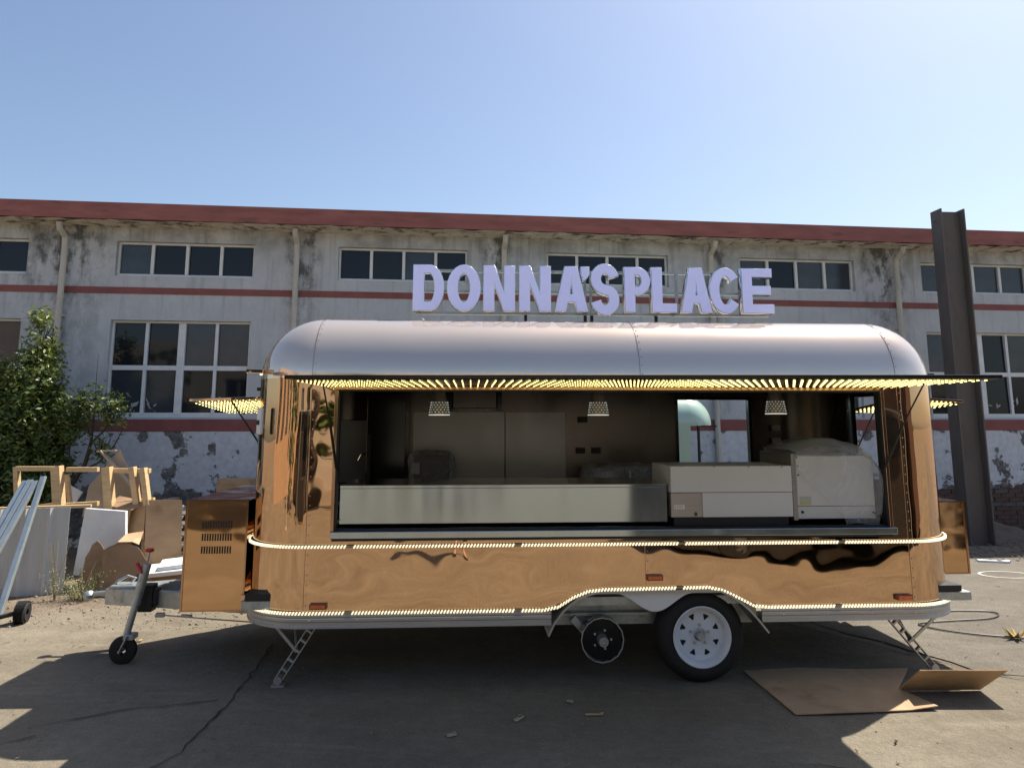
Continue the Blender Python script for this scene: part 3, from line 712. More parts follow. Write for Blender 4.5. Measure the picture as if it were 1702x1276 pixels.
MB().box(-1.72,-1.21,1.9,1.99,1.16,1.72).build('wall_panel',M['steel_d'],T,bevel=.002)
for (u,z,w2) in ((.72,1.41,.085),(.87,1.41,.085),(.74,1.70,.09)):
    MB().box(u-.001,u+w2,1.975,1.998,z,z+.055).build('wall_socket',M['black'],T,bevel=.003)
for z in (1.50,1.62): MB().box(2.62,2.70,1.96,1.998,z,z+.055).build('switch_plate',mat('grey_switch',(.35,.34,.33),.5),T,bevel=.003)
tb=MB(); tb.tube([(-1.13,1.62,1.16),(-1.13,1.62,1.36),(-1.145,1.62,1.41),(-1.19,1.62,1.435),(-1.24,1.62,1.42),(-1.265,1.62,1.37)],.010,8); tb.tube([(-1.13,1.62,1.155),(-1.13,1.62,1.20)],.02,10); tb.build('tap',M['chrome'],T,smooth=True)
# lamps, lights, handles on the shell
for (u,z) in ((-1.243,.537),(.941,.690),(2.627,.545)):
    h=MB().box(u-.055,u+.055,-.022-.01,-.004,z-.018,z+.018).build('marker_lamp',M['amber_rim'],T,bevel=.005)
    MB().box(u-.046,u+.046,-.037,-.033,z-.012,z+.012).box(u-.014,u+.014,-.041,-.037,z-.010,z+.010).build('lens',M['amber'],h,bevel=.002)
a=MB(); a.obox((-1.70,.10,1.71),(.05,.03,.18),(0,0,R_(-38))); dh=a.build('door_handle',M['white'],T,bevel=.012)
MB().obox((-1.712,.083,1.70),(.022,.008,.03),(0,0,R_(-38))).build('keyhole',M['black'],dh)
a=MB(); a.obox((-1.70,.04,2.04),(.16,.10,.03),(0,R_(3),R_(-30))); pl_=a.build('porch_lamp',M['copper'],T,bevel=.006)
MB().ball((-1.68,-.0,2.022),.012,8,5).build('bulb',M['led'],pl_)
MB().box(-1.85,-1.79,.50,.53,1.93,1.955).build('hatch_catch',M['black'],T,bevel=.003)
MB().box(3.02,3.18,.30,.36,2.045,2.065).build('hatch_catch',M['black'],T,bevel=.003)
# red strip painting in the pinkish light reflection on the right corner
MB().box(3.14,3.16,.40,.44,1.15,1.90).build('corner_glint',mat('corner_glint_red',(.45,.05,.05),.15,coat=1),T,bevel=.008)

# chassis and drawbar
a=MB()
a.box(-1.55,2.95,.30,.36,.42,.50).box(-1.55,2.95,1.66,1.72,.42,.50)
for u in (-1.5,-.9,-.3,.3,1.0,1.7,2.3,2.9): a.box(u-.03,u+.03,.361,1.659,.44,.50)
a.build('chassis',M['galv'],T)
MB().box(-1.75,3.15,.06,1.99,.502,.555).build('underfloor',M['galv'],T)
a=MB(); a.bar((-3.02,.98,.40),(-1.30,.38,.43),.055,.115); a.build('drawbar_rail',M['galv'],T,bevel=.004)
a=MB(); a.bar((-3.02,1.06,.40),(-1.30,1.66,.43),.055,.115); a.build('drawbar_rail',M['galv'],T,bevel=.004)
a=MB(); a.box(-3.0,-2.62,.93,1.11,.46,.475).box(-2.45,-2.36,.80,1.24,.44,.46); a.build('drawbar_plate',M['galv'],T,bevel=.003)
a=MB(); a.tube([(-3.18,1.02,.40),(-3.10,1.02,.41),(-2.86,1.02,.42)],[.018,.018,.024],10); a.tube([(-3.03,1.02,.42),(-2.97,1.02,.50),(-2.90,1.02,.535),(-2.84,1.02,.52),(-2.87,1.02,.49)],.010,8)
a.build('coupling_head',M['galv'],T,smooth=True)
a=MB(); a.lathe([(.02,-.035),(.036,-.025),(.04,.0),(.03,.02),(.012,.03)],(-3.18,1.02,.402),(0,0,1),16); a.build('coupling_cup',M['galv'],T,smooth=True)
a=MB(); a.obox((-2.83,.90,.415),(.12,.012,.09)); a.build('coupling_bracket',M['galv'],T,bevel=.004)
# jockey wheel
a=MB(); jt=Vector((-2.63,.70,.68)); jb=Vector((-2.73,.68,.17)); a.tube([jt,jt.lerp(jb,.55)],.032,14); a.tube([jt.lerp(jb,.5),jb+Vector((.0,0,.02))],.024,14)
jk=a.build('jockey_wheel',M['galv'],T,smooth=True)
MB().tube([jt+Vector((0,0,-.01)),jt+Vector((.008,0,.05)),jt+Vector((.012,0,.085))],.008,8).build('crank_stem',M['galv'],jk,smooth=True)
MB().lathe([(.0,.0),(.028,.004),(.034,.014),(.026,.026),(0,.030)],jt+Vector((.012,0,.082)),(0,0,1),16).build('crank_knob',M['red'],jk,smooth=True)
a=MB(); a.bar(jt+Vector((-.015,-.03,-.06)),jt+Vector((-.06,-.03,.015)),.030,.018); a.build('red_handle',M['red'],jk,bevel=.006)
a=MB(); a.box(-2.70,-2.60,.755,.85,.33,.52); a.box(-2.62,-2.57,.77,.84,.37,.49); a.build('jockey_clamp',M['black'],jk,bevel=.006)
a=MB(); c0=Vector((-2.745,.68,.095)); a.lathe([(.03,-.028),(.075,-.030),(.092,-.020),(.097,0),(.092,.020),(.075,.030),(.03,.028)],c0,(0,1,0),32,True); a.build('tyre',M['tyre'],jk,smooth=True)
a=MB(); a.bar((-2.70,.635,.20),(-2.75,.635,.09),.010,.05,(0,1,0)); a.bar((-2.70,.725,.20),(-2.75,.725,.09),.010,.05,(0,1,0)); a.box(-2.735,-2.665,.636,.726,.17,.205); a.build('fork',M['galv'],jk,bevel=.004)
MB().tube([(-2.75,.625,.095),(-2.75,.735,.095)],.012,10).build('axle_bolt',M['alu'],jk,smooth=True)
# safety chain / brake rod
a=MB(); a.tube([(-2.55,.80,.30),(-2.20,.70,.295),(-1.6,.55,.285)],.005,6); a.box(-2.58,-2.52,.785,.815,.285,.315)
a.tube([(-2.38,.76,.305),(-2.30,.735,.305)],.010,6); a.build('brake_rod',M['galv'],T)
# fold-down legs
def ladder_leg(p,q,b1,b2,nm='stabiliser_leg'):
    p=Vector(p); q=Vector(q); d=(q-p).normalized(); n_=Vector((0,1,0)).cross(d).normalized()*.022; root=MB()
    for s1 in (-1,1): root.bar(p+n_*s1,q+n_*s1,.030,.008,tuple(n_))
    for k in range(7): c=p.lerp(q,k/6); root.bar(c-n_,c+n_,.030,.014)
    o=root.build(nm,M['galv'],T,bevel=.002)
    mid=p.lerp(q,.52)
    br=MB(); br.bar(b1,mid,.012,.018); br.bar(b2,mid,.012,.018); br.build('brace',M['galv'],o)
    ft=MB(); ft.tube([q+Vector((0,-.03,-.0)),q+Vector((0,.03,0))],.026,12); ft.obox((q.x,q.y,.012),(.08,.06,.014)); ft.build('foot',M['galv'],o)
ladder_leg((-1.29,.16,.40),(-1.515,.16,.045),(-1.57,.16,.40),(-1.46,.30,.40))
ladder_leg((2.60,.16,.40),(2.90,.16,.045),(2.98,.16,.40),(2.72,.30,.40))
ladder_leg((-1.29,1.80,.40),(-1.515,1.80,.045),(-1.57,1.80,.40),(-1.46,1.7,.40))
ladder_leg((2.60,1.80,.40),(2.90,1.80,.045),(2.98,1.80,.40),(2.72,1.7,.40))
# wheels
def wheel(u,vf,sgn):
    """vf = v of the outer tyre face, sgn=+1 when the wheel extends to larger v"""
    cz=.298; root=bpy.data.objects.new('wheel',None); C.objects.link(root); root.parent=T; root.location=(u,vf,cz)
    if sgn<0: root.rotation_euler=(0,0,math.pi)
    ty=MB(); ty.lathe([(.182,.012),(.200,.004),(.235,-.004),(.262,.006),(.283,.028),(.296,.05),(.298,.09),(.296,.13),(.283,.155),(.255,.175),(.20,.17),(.182,.16)],(0,0,0),(0,1,0),56,True); ty.build('tyre',M['tyre'],root,smooth=True,angle=50)
    r=MB(); r.lathe([(.190,.006),(.196,-.002),(.190,-.006),(.181,.002),(.172,.010),(.166,.030),(.163,.055),(.158,.070),(.158,.15),(.185,.165)],(0,0,0),(0,1,0),48); rim=r.build('rim',M['rim'],root,smooth=True,angle=60)
    outer=[(.160*math.cos(2*math.pi*k/48),.160*math.sin(2*math.pi*k/48)) for k in range(48)]
    loops=[outer,[(.042*math.cos(-2*math.pi*k/24),.042*math.sin(-2*math.pi*k/24)) for k in range(24)]]
    for k in range(8):
        a=2*math.pi*(k+.5)/8
        P=[]
        for (rr,da) in ((.098,-.05),(.098,.05),(.135,.185),(.1385,.08),(.1385,-.08),(.135,-.185)): P.append((rr*math.cos(a+da),rr*math.sin(a+da)))
        loops.append(P[::-1])
    shape2d(loops,.014,'disc',M['rim'],rim,.002,Matrix.Translation((0,.062,0)))
    hb=MB(); hb.lathe([(.0,.012),(.024,.012),(.028,.018),(.028,.06),(.05,.075)],(0,0,0),(0,1,0),20); hb.build('hub_cap',M['galv'],root,smooth=True)
    nt_=MB()
    for k in range(5): a=2*math.pi*k/5+.3; nt_.tube([(.062*math.cos(a),.048,.062*math.sin(a)),(.062*math.cos(a),.064,.062*math.sin(a))],.009,6)
    nt_.build('wheel_nuts',M['galv'],rim)
    MB().lathe([(.0,.085),(.150,.085),(.150,.13)],(0,0,0),(0,1,0),32).build('brake_drum',M['black'],root,smooth=True)
    return root
wheel(1.262,.035,1)
wheel(.60,2.0,-1); wheel(1.262,2.0,-1)
# bare brake drum of the missing front wheel
d=MB(); d.lathe([(.0,.030),(.128,.030),(.136,.022),(.138,.012),(.143,.010),(.143,.022),(.139,.040),(.139,.10),(.10,.11)],(.600,.045,.285),(0,1,0),28); dr=d.build('brake_drum',M['blackgloss'],T,smooth=True,angle=25)
MB().lathe([(.137,.004),(.143,.004),(.143,.030),(.137,.030)],(.600,.045,.285),(0,1,0),16,True).build('drum_rim',M['galv'],dr)
d=MB(); d.lathe([(.0,-.03),(.018,-.03),(.022,-.045),(.030,-.045),(.033,-.03),(.036,.03)],(.600,.045,.285),(0,1,0),24); d.build('hub',M['alu'],dr,smooth=True)
nb=MB()
for k in range(5): a=2*math.pi*k/5; nb.tube([(.600+.06*math.cos(a),.065,.285+.06*math.sin(a)),(.600+.06*math.cos(a),.076,.285+.06*math.sin(a))],.008,6)
nb.build('stud_holes',M['galv'],dr)
a=MB()
for u in (.60,1.262): a.box(u-.03,u+.03,.20,1.86,.26,.32)
a.build('axle',M['galv'],T)
a=MB(); a.box(.33,.62,.27,.30,.44,.58).box(.33,.95,.20,.26,.40,.42); a.bar((.42,.18,.395),(.50,.18,.31),.02,.05); a.box(.63,.93,.27,.29,.50,.59); a.build('spring_hanger',M['galv'],T,bevel=.003)

# copper service boxes at the ends
def vented_box(u0,u1,v0,v1,z0,z1,vents,lab):
    a=MB(); a.box(u0,u1,v0,v1,z0,z1); o=a.build('service_box',M['copper_box'],T,bevel=.006); o['label']=lab
    f=MB(); t=.008
    f.box(u0-.004,u1+.004,v0-.006,v0+.004,z1-t,z1+.004).box(u0-.004,u0+t,v0-.006,v0+.004,z0,z1-t-.001).box(u1-t,u1+.004,v0-.006,v0+.004,z0,z1-t-.001).box(u0+t+.001,u1-t-.001,v0-.006,v0+.004,z0,z0+t)
    f.build('door_edge',M['copper_dark'],o)
    if vents:
        s_=MB()
        for r in range(3):
            z=z1-.165-r*.085
            for k in range(12):
                u=u0+.115+k*.0175; s_.box(u,u+.0085,v0-.0045,v0+.002,z-.024,z+.024)
        s_.build('vent_slots',M['black'],o)['kind']='stuff'
    return o
vented_box(-2.245,-1.825,.36,1.60,.425,1.165,True,'taller box at the drawbar end with three rows of vent slots')
vented_box(3.11,3.40,.42,1.55,.60,1.12,False,'plain box at the rear end')
MB().box(-1.83,-1.73,.30,.42,.50,.545).build('box_bracket',M['copper'],T,bevel=.004)
# cable bundle behind left corner
a=MB(); a.tube([(-1.165,.14,1.17),(-1.12,.11,1.09),(-1.17,.10,1.03),(-1.24,.12,1.0)],.007,6); a.build('cable',M['silicone'],T,smooth=True)

# ------------------------------------------------------------------ things inside the trailer
def pendant(u,v,z,label):
    L_=thing('pendant_lamp',label,'lamp',tuple(TW(u,v,z)),TR,'perforated metal pendant lamps in the trailer')
    s_=MB(); prof_=[(.074,.0),(.073,.004),(.066,.05),(.056,.10),(.046,.15),(.036,.19),(.022,.215),(.012,.22)]
    s_.lathe(prof_,(0,0,0),(0,0,1),28); s_.build('lamp_shade',M['lampshade'],L_,smooth=True,angle=60)
    s_=MB(); s_.lathe([(.0,.008),(.070,.008)],(0,0,0),(0,0,1),24); s_.build('bulb',M['lampdot'],L_)
    MB().lathe([(.0745,-.001),(.0775,.0),(.0765,.006),(.0735,.005)],(0,0,0),(0,0,1),28,True).build('rim',M['lampdot'],L_)
    d_=MB()
    for r in range(5):
        h=.022+r*.017; rad=.0735-(h)*.155+.001
        for k in range(16):
            a=2*math.pi*(k+.5*(r%2))/16; d_.ball((rad*math.cos(a),rad*math.sin(a),h),.0032,6,4)
    d_.build('perforations',M['lampdot'],L_)['kind']='stuff'
    MB().tube([(0,0,.21),(0,0,.62)],.004,6).build('cord',M['black'],L_)
    return L_
pendant(-.505,.35,1.752,'perforated pendant lamp hanging over the left end of the worktable')
pendant(.65,.35,1.752,'perforated pendant lamp hanging above the plastic wrapped tray')
pendant(1.975,.35,1.762,'perforated pendant lamp hanging above the joint of the two white appliances')

ap=thing('counter_appliance','low white steel counter appliance with a bare grey service panel on the sill','appliance',tuple(TW(1.51,.30,1.065)),TR)
MB().box(-.425,.42,-.26,.25,.165,.34).build('upper_casing',M['appl'],ap,bevel=.003)
MB().box(-.21,.42,-.257,.25,.0,.162).build('lower_casing',M['appl'],ap,bevel=.003)
MB().box(-.425,-.212,-.255,.25,.0,.162).build('service_panel',M['appl2'],ap,bevel=.003)
MB().box(-.405,-.335,-.2575,-.2555,.055,.082).build('rating_label',mat('label_white',(.8,.8,.78),.5),ap)
lt=MB()
for r in range(3):
    for k in range(5):
        x=-.400+k*.012; lt.box(x,x+random.uniform(.005,.010),-.2583,-.2577,.060+r*.007,.0625+r*.007)
lt.build('label_print',M['black'],ap)['kind']='stuff'
sm=MB()
for (x,z) in ((-.26,.02),(-.26,.024)): sm.tube([(x,-.262,z),(x,-.252,z)],.012,10)
for x in (-.35,-.12,.12,.35): sm.tube([(x,-.264,.333),(x,-.25,.333)],.004,6)
sm.build('screws',M['chrome'],ap)['kind']='stuff'
MB().box(-.40,.40,-.22,.22,-.065,-.002).build('base',M['black'],ap)
oven=thing('counter_oven','larger white counter appliance under a torn clear plastic bag','appliance',tuple(TW(2.20,.33,1.03)),TR)
MB().box(-.22,.33,-.25,.30,.10,.44).build('casing',M['appl'],oven,bevel=.004)
MB().box(-.22,.33,-.248,.30,.015,.097).build('base_panel',M['appl'],oven,bevel=.003)
MB().box(-.252,-.222,-.255,.30,.005,.455).build('side_frame',M['appl2'],oven,bevel=.003)
MB().box(-.205,-.125,-.2525,-.2505,.11,.165).build('sticker',mat('sticker_grey',(.45,.45,.42),.4),oven)
MB().box(-.20,-.135,-.2535,-.2528,.113,.126).build('warning_strip',mat('sticker_yellow',(.55,.52,.08),.5),oven)
sm=MB()
for (x,z) in ((-.21,.43),(-.208,.37),(-.206,.31),(-.19,.06)): sm.tube([(x,-.254,z),(x,-.249,z)],.006 if z>.1 else .010,8)
sm.build('screws',M['black'],oven)['kind']='stuff'
# clear bag over it
def plastic_mat(name,op,wr,sc=9):
    m=bpy.data.materials.new(name); m.use_nodes=True; nt=m.node_tree; N=nt.nodes; L=nt.links; N.clear()
    out=N.new('ShaderNodeOutputMaterial'); tr=N.new('ShaderNodeBsdfTransparent'); gl=N.new('ShaderNodeBsdfPrincipled'); gl.inputs['Base Color'].default_value=(.80,.83,.88,1); gl.inputs['Roughness'].default_value=.16; gl.inputs['Specular IOR Level'].default_value=.7
    lw=N.new('ShaderNodeLayerWeight'); lw.inputs[0].default_value=.35; mr=N.new('ShaderNodeMapRange'); mr.inputs[3].default_value=op; mr.inputs[4].default_value=min(1,op+.6); L.new(lw.outputs['Facing'],mr.inputs[0])
    tc=N.new('ShaderNodeTexCoord'); n=N.new('ShaderNodeTexNoise'); n.inputs['Scale'].default_value=sc; n.inputs['Detail'].default_value=4; n.inputs['Distortion'].default_value=1.5; L.new(tc.outputs['Object'],n.inputs[0])
    b=N.new('ShaderNodeBump'); b.inputs['Strength'].default_value=wr; b.inputs['Distance'].default_value=.05; L.new(n.outputs[0],b.inputs['Height']); L.new(b.outputs[0],gl.inputs['Normal']); L.new(b.outputs[0],lw.inputs['Normal'])
    mx=N.new('ShaderNodeMixShader'); L.new(mr.outputs[0],mx.inputs[0]); L.new(tr.outputs[0],mx.inputs[1]); L.new(gl.outputs[0],mx.inputs[2]); L.new(mx.outputs[0],out.inputs[0])
    return m
M['bag']=plastic_mat('clear_bag',.16,.6,4.5); M['wrap']=plastic_mat('cloudy_wrap',.22,.6,12)
from mathutils import noise as mn
def blob(mb,c,h,nu=44,nv=26,e=.35,amp=.02,fr=9,seed=0,skirt=0):
    """wrinkled superellipsoid bag, c centre, h half sizes"""
    b=len(mb.v)
    sg=lambda x,p: math.copysign(abs(x)**p,x)
    for i in range(nv+1):
        ph=-math.pi/2+math.pi*i/nv
        for k in range(nu):
            t=2*math.pi*k/nu
            x=sg(math.cos(ph),e)*sg(math.cos(t),e); y=sg(math.cos(ph),e)*sg(math.sin(t),e); z=sg(math.sin(ph),e)
            p=Vector((c[0]+h[0]*x,c[1]+h[1]*y,c[2]+h[2]*z)); q=p*fr+Vector((seed,0,0))
            w2=mn.noise(q)+.5*mn.noise(q*2.1); d=Vector((x,y,z)).normalized()
            p+=d*w2*amp; mb.v.append(tuple(p))
    for i in range(nv):
        for k in range(nu): mb.f.append([b+i*nu+k,b+i*nu+(k+1)%nu,b+(i+1)*nu+(k+1)%nu,b+(i+1)*nu+k]); mb.mi.append(0)
bg_=MB(); b=0
# bag as an open shape: covers the top and the right half of the appliance
nu_,nv_=40,30
def bagp(s_,t):
    # s_ 0..1 left->right & round the right side, t 0..1 bottom->top
    u=-.20+.62*s_; z=.02+t*.50
    top=.475+.085*math.sin(min(1,s_*1.15)*math.pi)**.7-.03*s_
    return u,min(z,top)
for i in range(nv_+1):
    for k in range(nu_+1):
        s_=k/nu_; t=i/nv_
        x=-.24+.66*s_
        hgt=.455+.10*math.sin(math.pi*min(1,.05+s_))**.8
        if s_>.78: hgt-= (s_-.78)**2*4.2
        yb=-.27
        z=-.02+(hgt+.02)*t if s_>.5 else (.36-.7*max(0,(s_-.0))*.9)+(hgt-(.36-.63*s_))*t
        bulge=.05*math.sin(math.pi*t)*(s_ if s_<.9 else .9)
        y=yb-bulge+ (.10*(t>.86)*(t-.86)/.14) + (.22*((s_-.85)/.15)**2 if s_>.85 else 0)
        p=Vector((x+.02*(s_>.8)*math.sin(math.pi*t),y,z)); q=p*6
        nn=mn.noise(q)+.35*mn.noise(q*2.6); p+=Vector((nn*.012,-abs(nn)*.018,nn*.014)); bg_.v.append(tuple(p))
for i in range(nv_):
    for k in range(nu_):
        a_=i*(nu_+1)+k; bg_.f.append([a_,a_+1,a_+nu_+2,a_+nu_+1]); bg_.mi.append(0)
# back half
off=len(bg_.v)
for i in range(nv_+1):
    for k in range(nu_+1):
        x,y,z=bg_.v[i*(nu_+1)+k]; t=i/nv_; s_=k/nu_
        bg_.v.append((x,.30-.3*((s_-.85)/.15)**2 if s_>.85 else .30-.04*t,z))
for i in range(nv_):
    for k in range(nu_):
        a_=off+i*(nu_+1)+k; bg_.f.append([a_,a_+nu_+1,a_+nu_+2,a_+1]); bg_.mi.append(0)
for k in range(nu_):
    a_=nv_*(nu_+1)+k; bg_.f.append([a_,a_+1,off+a_+1,off+a_]); bg_.mi.append(0)
for i in range(nv_):
    a_=i*(nu_+1)+nu_; bg_.f.append([a_,off+a_,off+a_+nu_+1,a_+nu_+1]); bg_.mi.append(0)
bo=bg_.build('plastic_bag',M['bag'],None,smooth=True,angle=180); bo.location=TW(2.20,.33,1.03); bo.rotation_euler=(0,0,TR)
tag(bo,'crumpled clear plastic bag pulled over the larger white appliance','plastic bag')
pk=thing('wrapped_tray','flat grey steel tray appliance wrapped in cloudy plastic on the back counter','wrapped tray',tuple(TW(1.10,1.62,1.16)),TR)
MB().box(-.30,.30,-.14,.16,.02,.115).build('tray',M['steel'],pk,bevel=.004)
b=MB(); blob(b,(0,0,.085),(.375,.20,.085),52,22,.45,.035,11,3); b.build('wrap',M['wrap'],pk,smooth=True,angle=180)
MB().box(.0,.012,-.215,-.20,.02,.13).build('tape',mat('tape_white',(.7,.7,.7),.4),pk)
bk=thing('black_box_in_bag','dark box in a shiny black bag with a pale label on the back counter','bag',tuple(TW(-.62,1.62,1.155)),TR)
MB().box(-.15,.15,-.10,.12,.02,.26).build('box',mat('dark_carton',(.05,.028,.02),.6),bk,bevel=.01)
b=MB(); blob(b,(0,0,.145),(.20,.17,.15),40,20,.4,.03,9,11); b.build('bag',plastic_mat('smoky_bag',.12,1.0,12),bk,smooth=True,angle=180)
MB().box(-.165,-.095,-.185,-.180,.11,.20).build('label_sheet',mat('label_grey',(.35,.35,.33),.6),bk)
MB().tube([(.30,-.262,.06),(.34,-.30,.03),(.42,-.30,.0),(.50,-.25,-.03)],.006,6).build('power_lead',M['black'],oven,smooth=True)
fr_=thing('refrigerator','tall black upright refrigerator beside the tap inside the trailer','refrigerator',tuple(TW(-1.02,1.70,.60)),TR)
MB().box(-.17,.17,-.15,.28,0,1.35).build('cabinet',M['blackgloss'],fr_,bevel=.006); MB().box(-.155,-.13,-.165,-.15,.5,1.0).build('handle',M['black'],fr_,bevel=.003)

# ------------------------------------------------------------------ roof sign
S=thing('roof_sign','lilac faced block letters spelling DONNA\'SPLACE on a steel frame above the trailer roof','sign',tuple(TW(0,.55,0)),TR)
# letter outlines in a 0..1 box (x scaled by width)
def arc(cx,cy,rx,ry,a0,a1,n=16): return [(cx+rx*math.cos(R_(a0+(a1-a0)*k/n)),cy+ry*math.sin(R_(a0+(a1-a0)*k/n))) for k in range(n+1)]
def stroke(path,wd):
    P=[Vector((x,y,0)) for x,y in path]; Lf=[];Rt=[]
    for i,p in enumerate(P):
        d=(P[min(i+1,len(P)-1)]-P[max(i-1,0)]).normalized(); n_=Vector((-d.y,d.x,0))*wd(i/(len(P)-1))/2
        Lf.append((p.x+n_.x,p.y+n_.y)); Rt.append((p.x-n_.x,p.y-n_.y))
    return Lf+Rt[::-1]
H_=.345
def glyph(ch,W):
    t=.074; H=H_
    if ch=='D': return [[(0,0),(0,H)]+arc(W-.105,H/2,.105,H/2,90,-90,18), [(t,.058),(t,H-.058)][::-1]+[(t,.058)][:0]+arc(W-.105,H/2,.042,H/2-.058,-90,90,14)] 
    if ch=='O': return [arc(W/2,H/2,W/2,H/2+.004,0,345,23), arc(W/2,H/2,W/2-.072,H/2-.058,0,345,23)[::-1]]
    if ch=='N': return [[(0,0),(0,H),(t*1.05,H),(W-t,.115),(W-t,H),(W,H),(W,0),(W-t*1.05,0),(t,H-.115),(t,0)]]
    if ch=='A': return [[(0,0),(W/2-.045,H),(W/2+.045,H),(W,0),(W-.075,0),(W-.092,.072),(.092,.072),(.075,0)], [(.108,.128),(W/2,H-.075),(W-.108,.128)][::-1]]
    if ch=="'": return [[(0,.012),(0,.085),(.056,.085),(.056,.030),(.040,.002),(.012,-.018),(.005,-.006),(.022,.012)]]
    if ch=='P': return [[(0,0),(0,H)]+arc(W-.095,H-.105,.095,.105,90,-90,14)+[(t,H-.21),(t,0)], ([(t,H-.155),(t,H-.055)][::-1]+arc(W-.095,H-.105,.035,.05,-90,90,8)) ]
    if ch=='L': return [[(0,0),(0,H),(t,H),(t,.062),(W,.062),(W,0)]]
    if ch=='E': return [[(0,0),(0,H),(W,H),(W,H-.060),(t,H-.060),(t,H/2+.034),(W-.012,H/2+.034),(W-.012,H/2-.026),(t,H/2-.026),(t,.062),(W+.008,.062),(W+.008,0)]]
    if ch=='C':
        o_=arc(W/2,H/2,W/2,H/2+.004,38,322,26); i_=arc(W/2,H/2,W/2-.070,H/2-.056,322,38,22); return [o_+i_]
    if ch=='S':
        cx=W/2; pth=arc(cx,H*.735,W/2-.035,H*.235,12,250,16)[:]+[(cx+.012,H*.475)]+arc(cx,H*.265,W/2-.035,H*.235,62,-168,16)
        return [stroke(pth,lambda t_:.070)]
M['sidefilm']=M['chrome']
specs=[('D',-.726,-.498),('O',-.468,-.233),('N',-.204,.014),('N',.048,.268),('A',.302,.538),("'",.498,.556),('S',.572,.768),('P',.820,1.005),('L',1.020,1.20),('A',1.238,1.468),('C',1.457,1.690),('E',1.700,1.926)]
specs=[]
px=[('D',687.5,737),('O',744,798),('N',804.6,855),('N',864,914.6),('A',923,976),("'",967,980.5),('S',983,1028),('P',1039,1080),('L',1084,1123.6),('A',1132,1182),('C',1180,1231.5),('E',1234,1283)]
# face positions along the trailer axis measured at the letter plane (v = .50)
def upos(x):
    # horizontal bearing to the plane v=.50 at z about 2.7
    k=(x-851)/1200.0; c=1.0/ (math.cos(R_(8.5))+ (0.0)); 
    zc=(2.70-1.70); 
    # depth along view axis = Y*cos(p)+ (z-h)*sin(p); X=k*depth
    a_=math.cos(TR); b_=math.sin(TR); v=.50
    # X=u*a-v*b ; Y=4.93+u*b+v*a
    cp,sp_=math.cos(R_(8.5)),math.sin(R_(8.5))
    # u*a - v*b = k*((4.93+u*b+v*a)*cp+zc*sp)
    return (k*((4.93+v*a_)*cp+zc*sp_)+v*b_)/(a_-k*b_*cp)
for ch,x0,x1 in px:
    u0,u1=upos(x0),upos(x1); z0=2.541 if ch!="'" else 2.80
    wdt=u1-u0
    lps=glyph(ch,wdt)
    Mt=Matrix.Translation((u0,-.05,z0))
    body=shape2d(lps,.070,'letter',M['chrome'],S,.002,Mt,.0045)
    shape2d(lps,.006,'letter_face',M['letter'],body,.001,Matrix.Translation((u0,-.058,z0)))
a=MB()
ua,ub=upos(690),upos(1283)
for z in (2.862,2.70,2.530): a.bar((ua,.035,z),(ub,.035,z),.02,.02)
for x in (689,975,985,1130,1236): a.bar((upos(x),.04,2.53),(upos(x),.04,2.862),.018,.018)
a.build('letter_frame',M['galv'],S)
a=MB()
for x in (875,975,986,1094): a.bar((upos(x),.04,2.465),(upos(x),.04,2.53),.022,.022)
a.bar((upos(875),.04,2.462),(upos(1096),.04,2.462),.03,.02); a.build('sign_post',M['black'],S)
MB().tube([(upos(694),-.0,2.53),(upos(698),.0,2.495),(upos(704),.0,2.47),(upos(713),.0,2.452)],.005,6).build('power_cable',M['white'],S,smooth=True)

# ------------------------------------------------------------------ steel beam
a=MB(); W_,D_,t_=.38,.24,.022
a.box(-W_/2,-W_/2+t_,-D_/2,D_/2,0,4.86).box(W_/2-t_,W_/2,-D_/2,D_/2,0,4.86).box(-W_/2+t_+.0005,W_/2-t_-.0005,-.010,.010,0,4.84)
a.box(-W_/2-.05,-W_/2,-.02,0,4.68,4.69).box(-W_/2-.04,-W_/2,-.02,0,2.9,2.91)
o=a.build('steel_beam',mat('rusty_brown_steel',(.14,.115,.10),.75,.1,var=.25,scale=3,stretch=(1,1,.35),dirt=(.085,.06,.05),dscale=3,dth=.56,bump=.3,bscale=20),None,bevel=.004,loc=(6.57,10.55,0)); o.rotation_euler=(0,0,R_(4))
tag(o,'tall dark rusty steel H beam standing upright at the right in front of the factory','steel beam')

# ------------------------------------------------------------------ mint trailer behind
Mt_=thing('mint_trailer','pale mint green rounded trailer seen through the food trailer\'s back window','trailer',tuple(TW(1.8,3.9,0)),TR)
M['mint']=mat('mint_paint',(.42,.58,.48),.25,var=.04,scale=3,coat=.5)
def hole2(side,u,v,z):
    if side in('front','back') and u>.72 and 1.0<z<1.66: return True
    if ('right' in side or 'c1' in side or 'c2' in side) and 1.0<z<1.66: return True
    return False
shell('body_shell',M['mint'],Mt_,-1.3,.97,0,1.5,.36,[.35,1.0,1.66,1.68],1.68,hole2,[.72],[.6,.9],na=10,nc=8)
shell('interior_lining',mat('mint_lining',(.30,.40,.34),.5),Mt_,-1.3,.97,0,1.5,.36,[.35,1.0,1.66,1.68],1.68,hole2,[.72],[.6,.9],off=.03,flip=True,na=10,nc=8)
f=MB(); f.box(.70,.722,-.008,.035,1.0,1.66).box(.70,.95,.03,.05,1.645,1.665); f.build('window_frame',M['black'],Mt_)
MB().box(-1.2,.85,.1,1.4,.30,.35).build('underframe',M['galv'],Mt_)
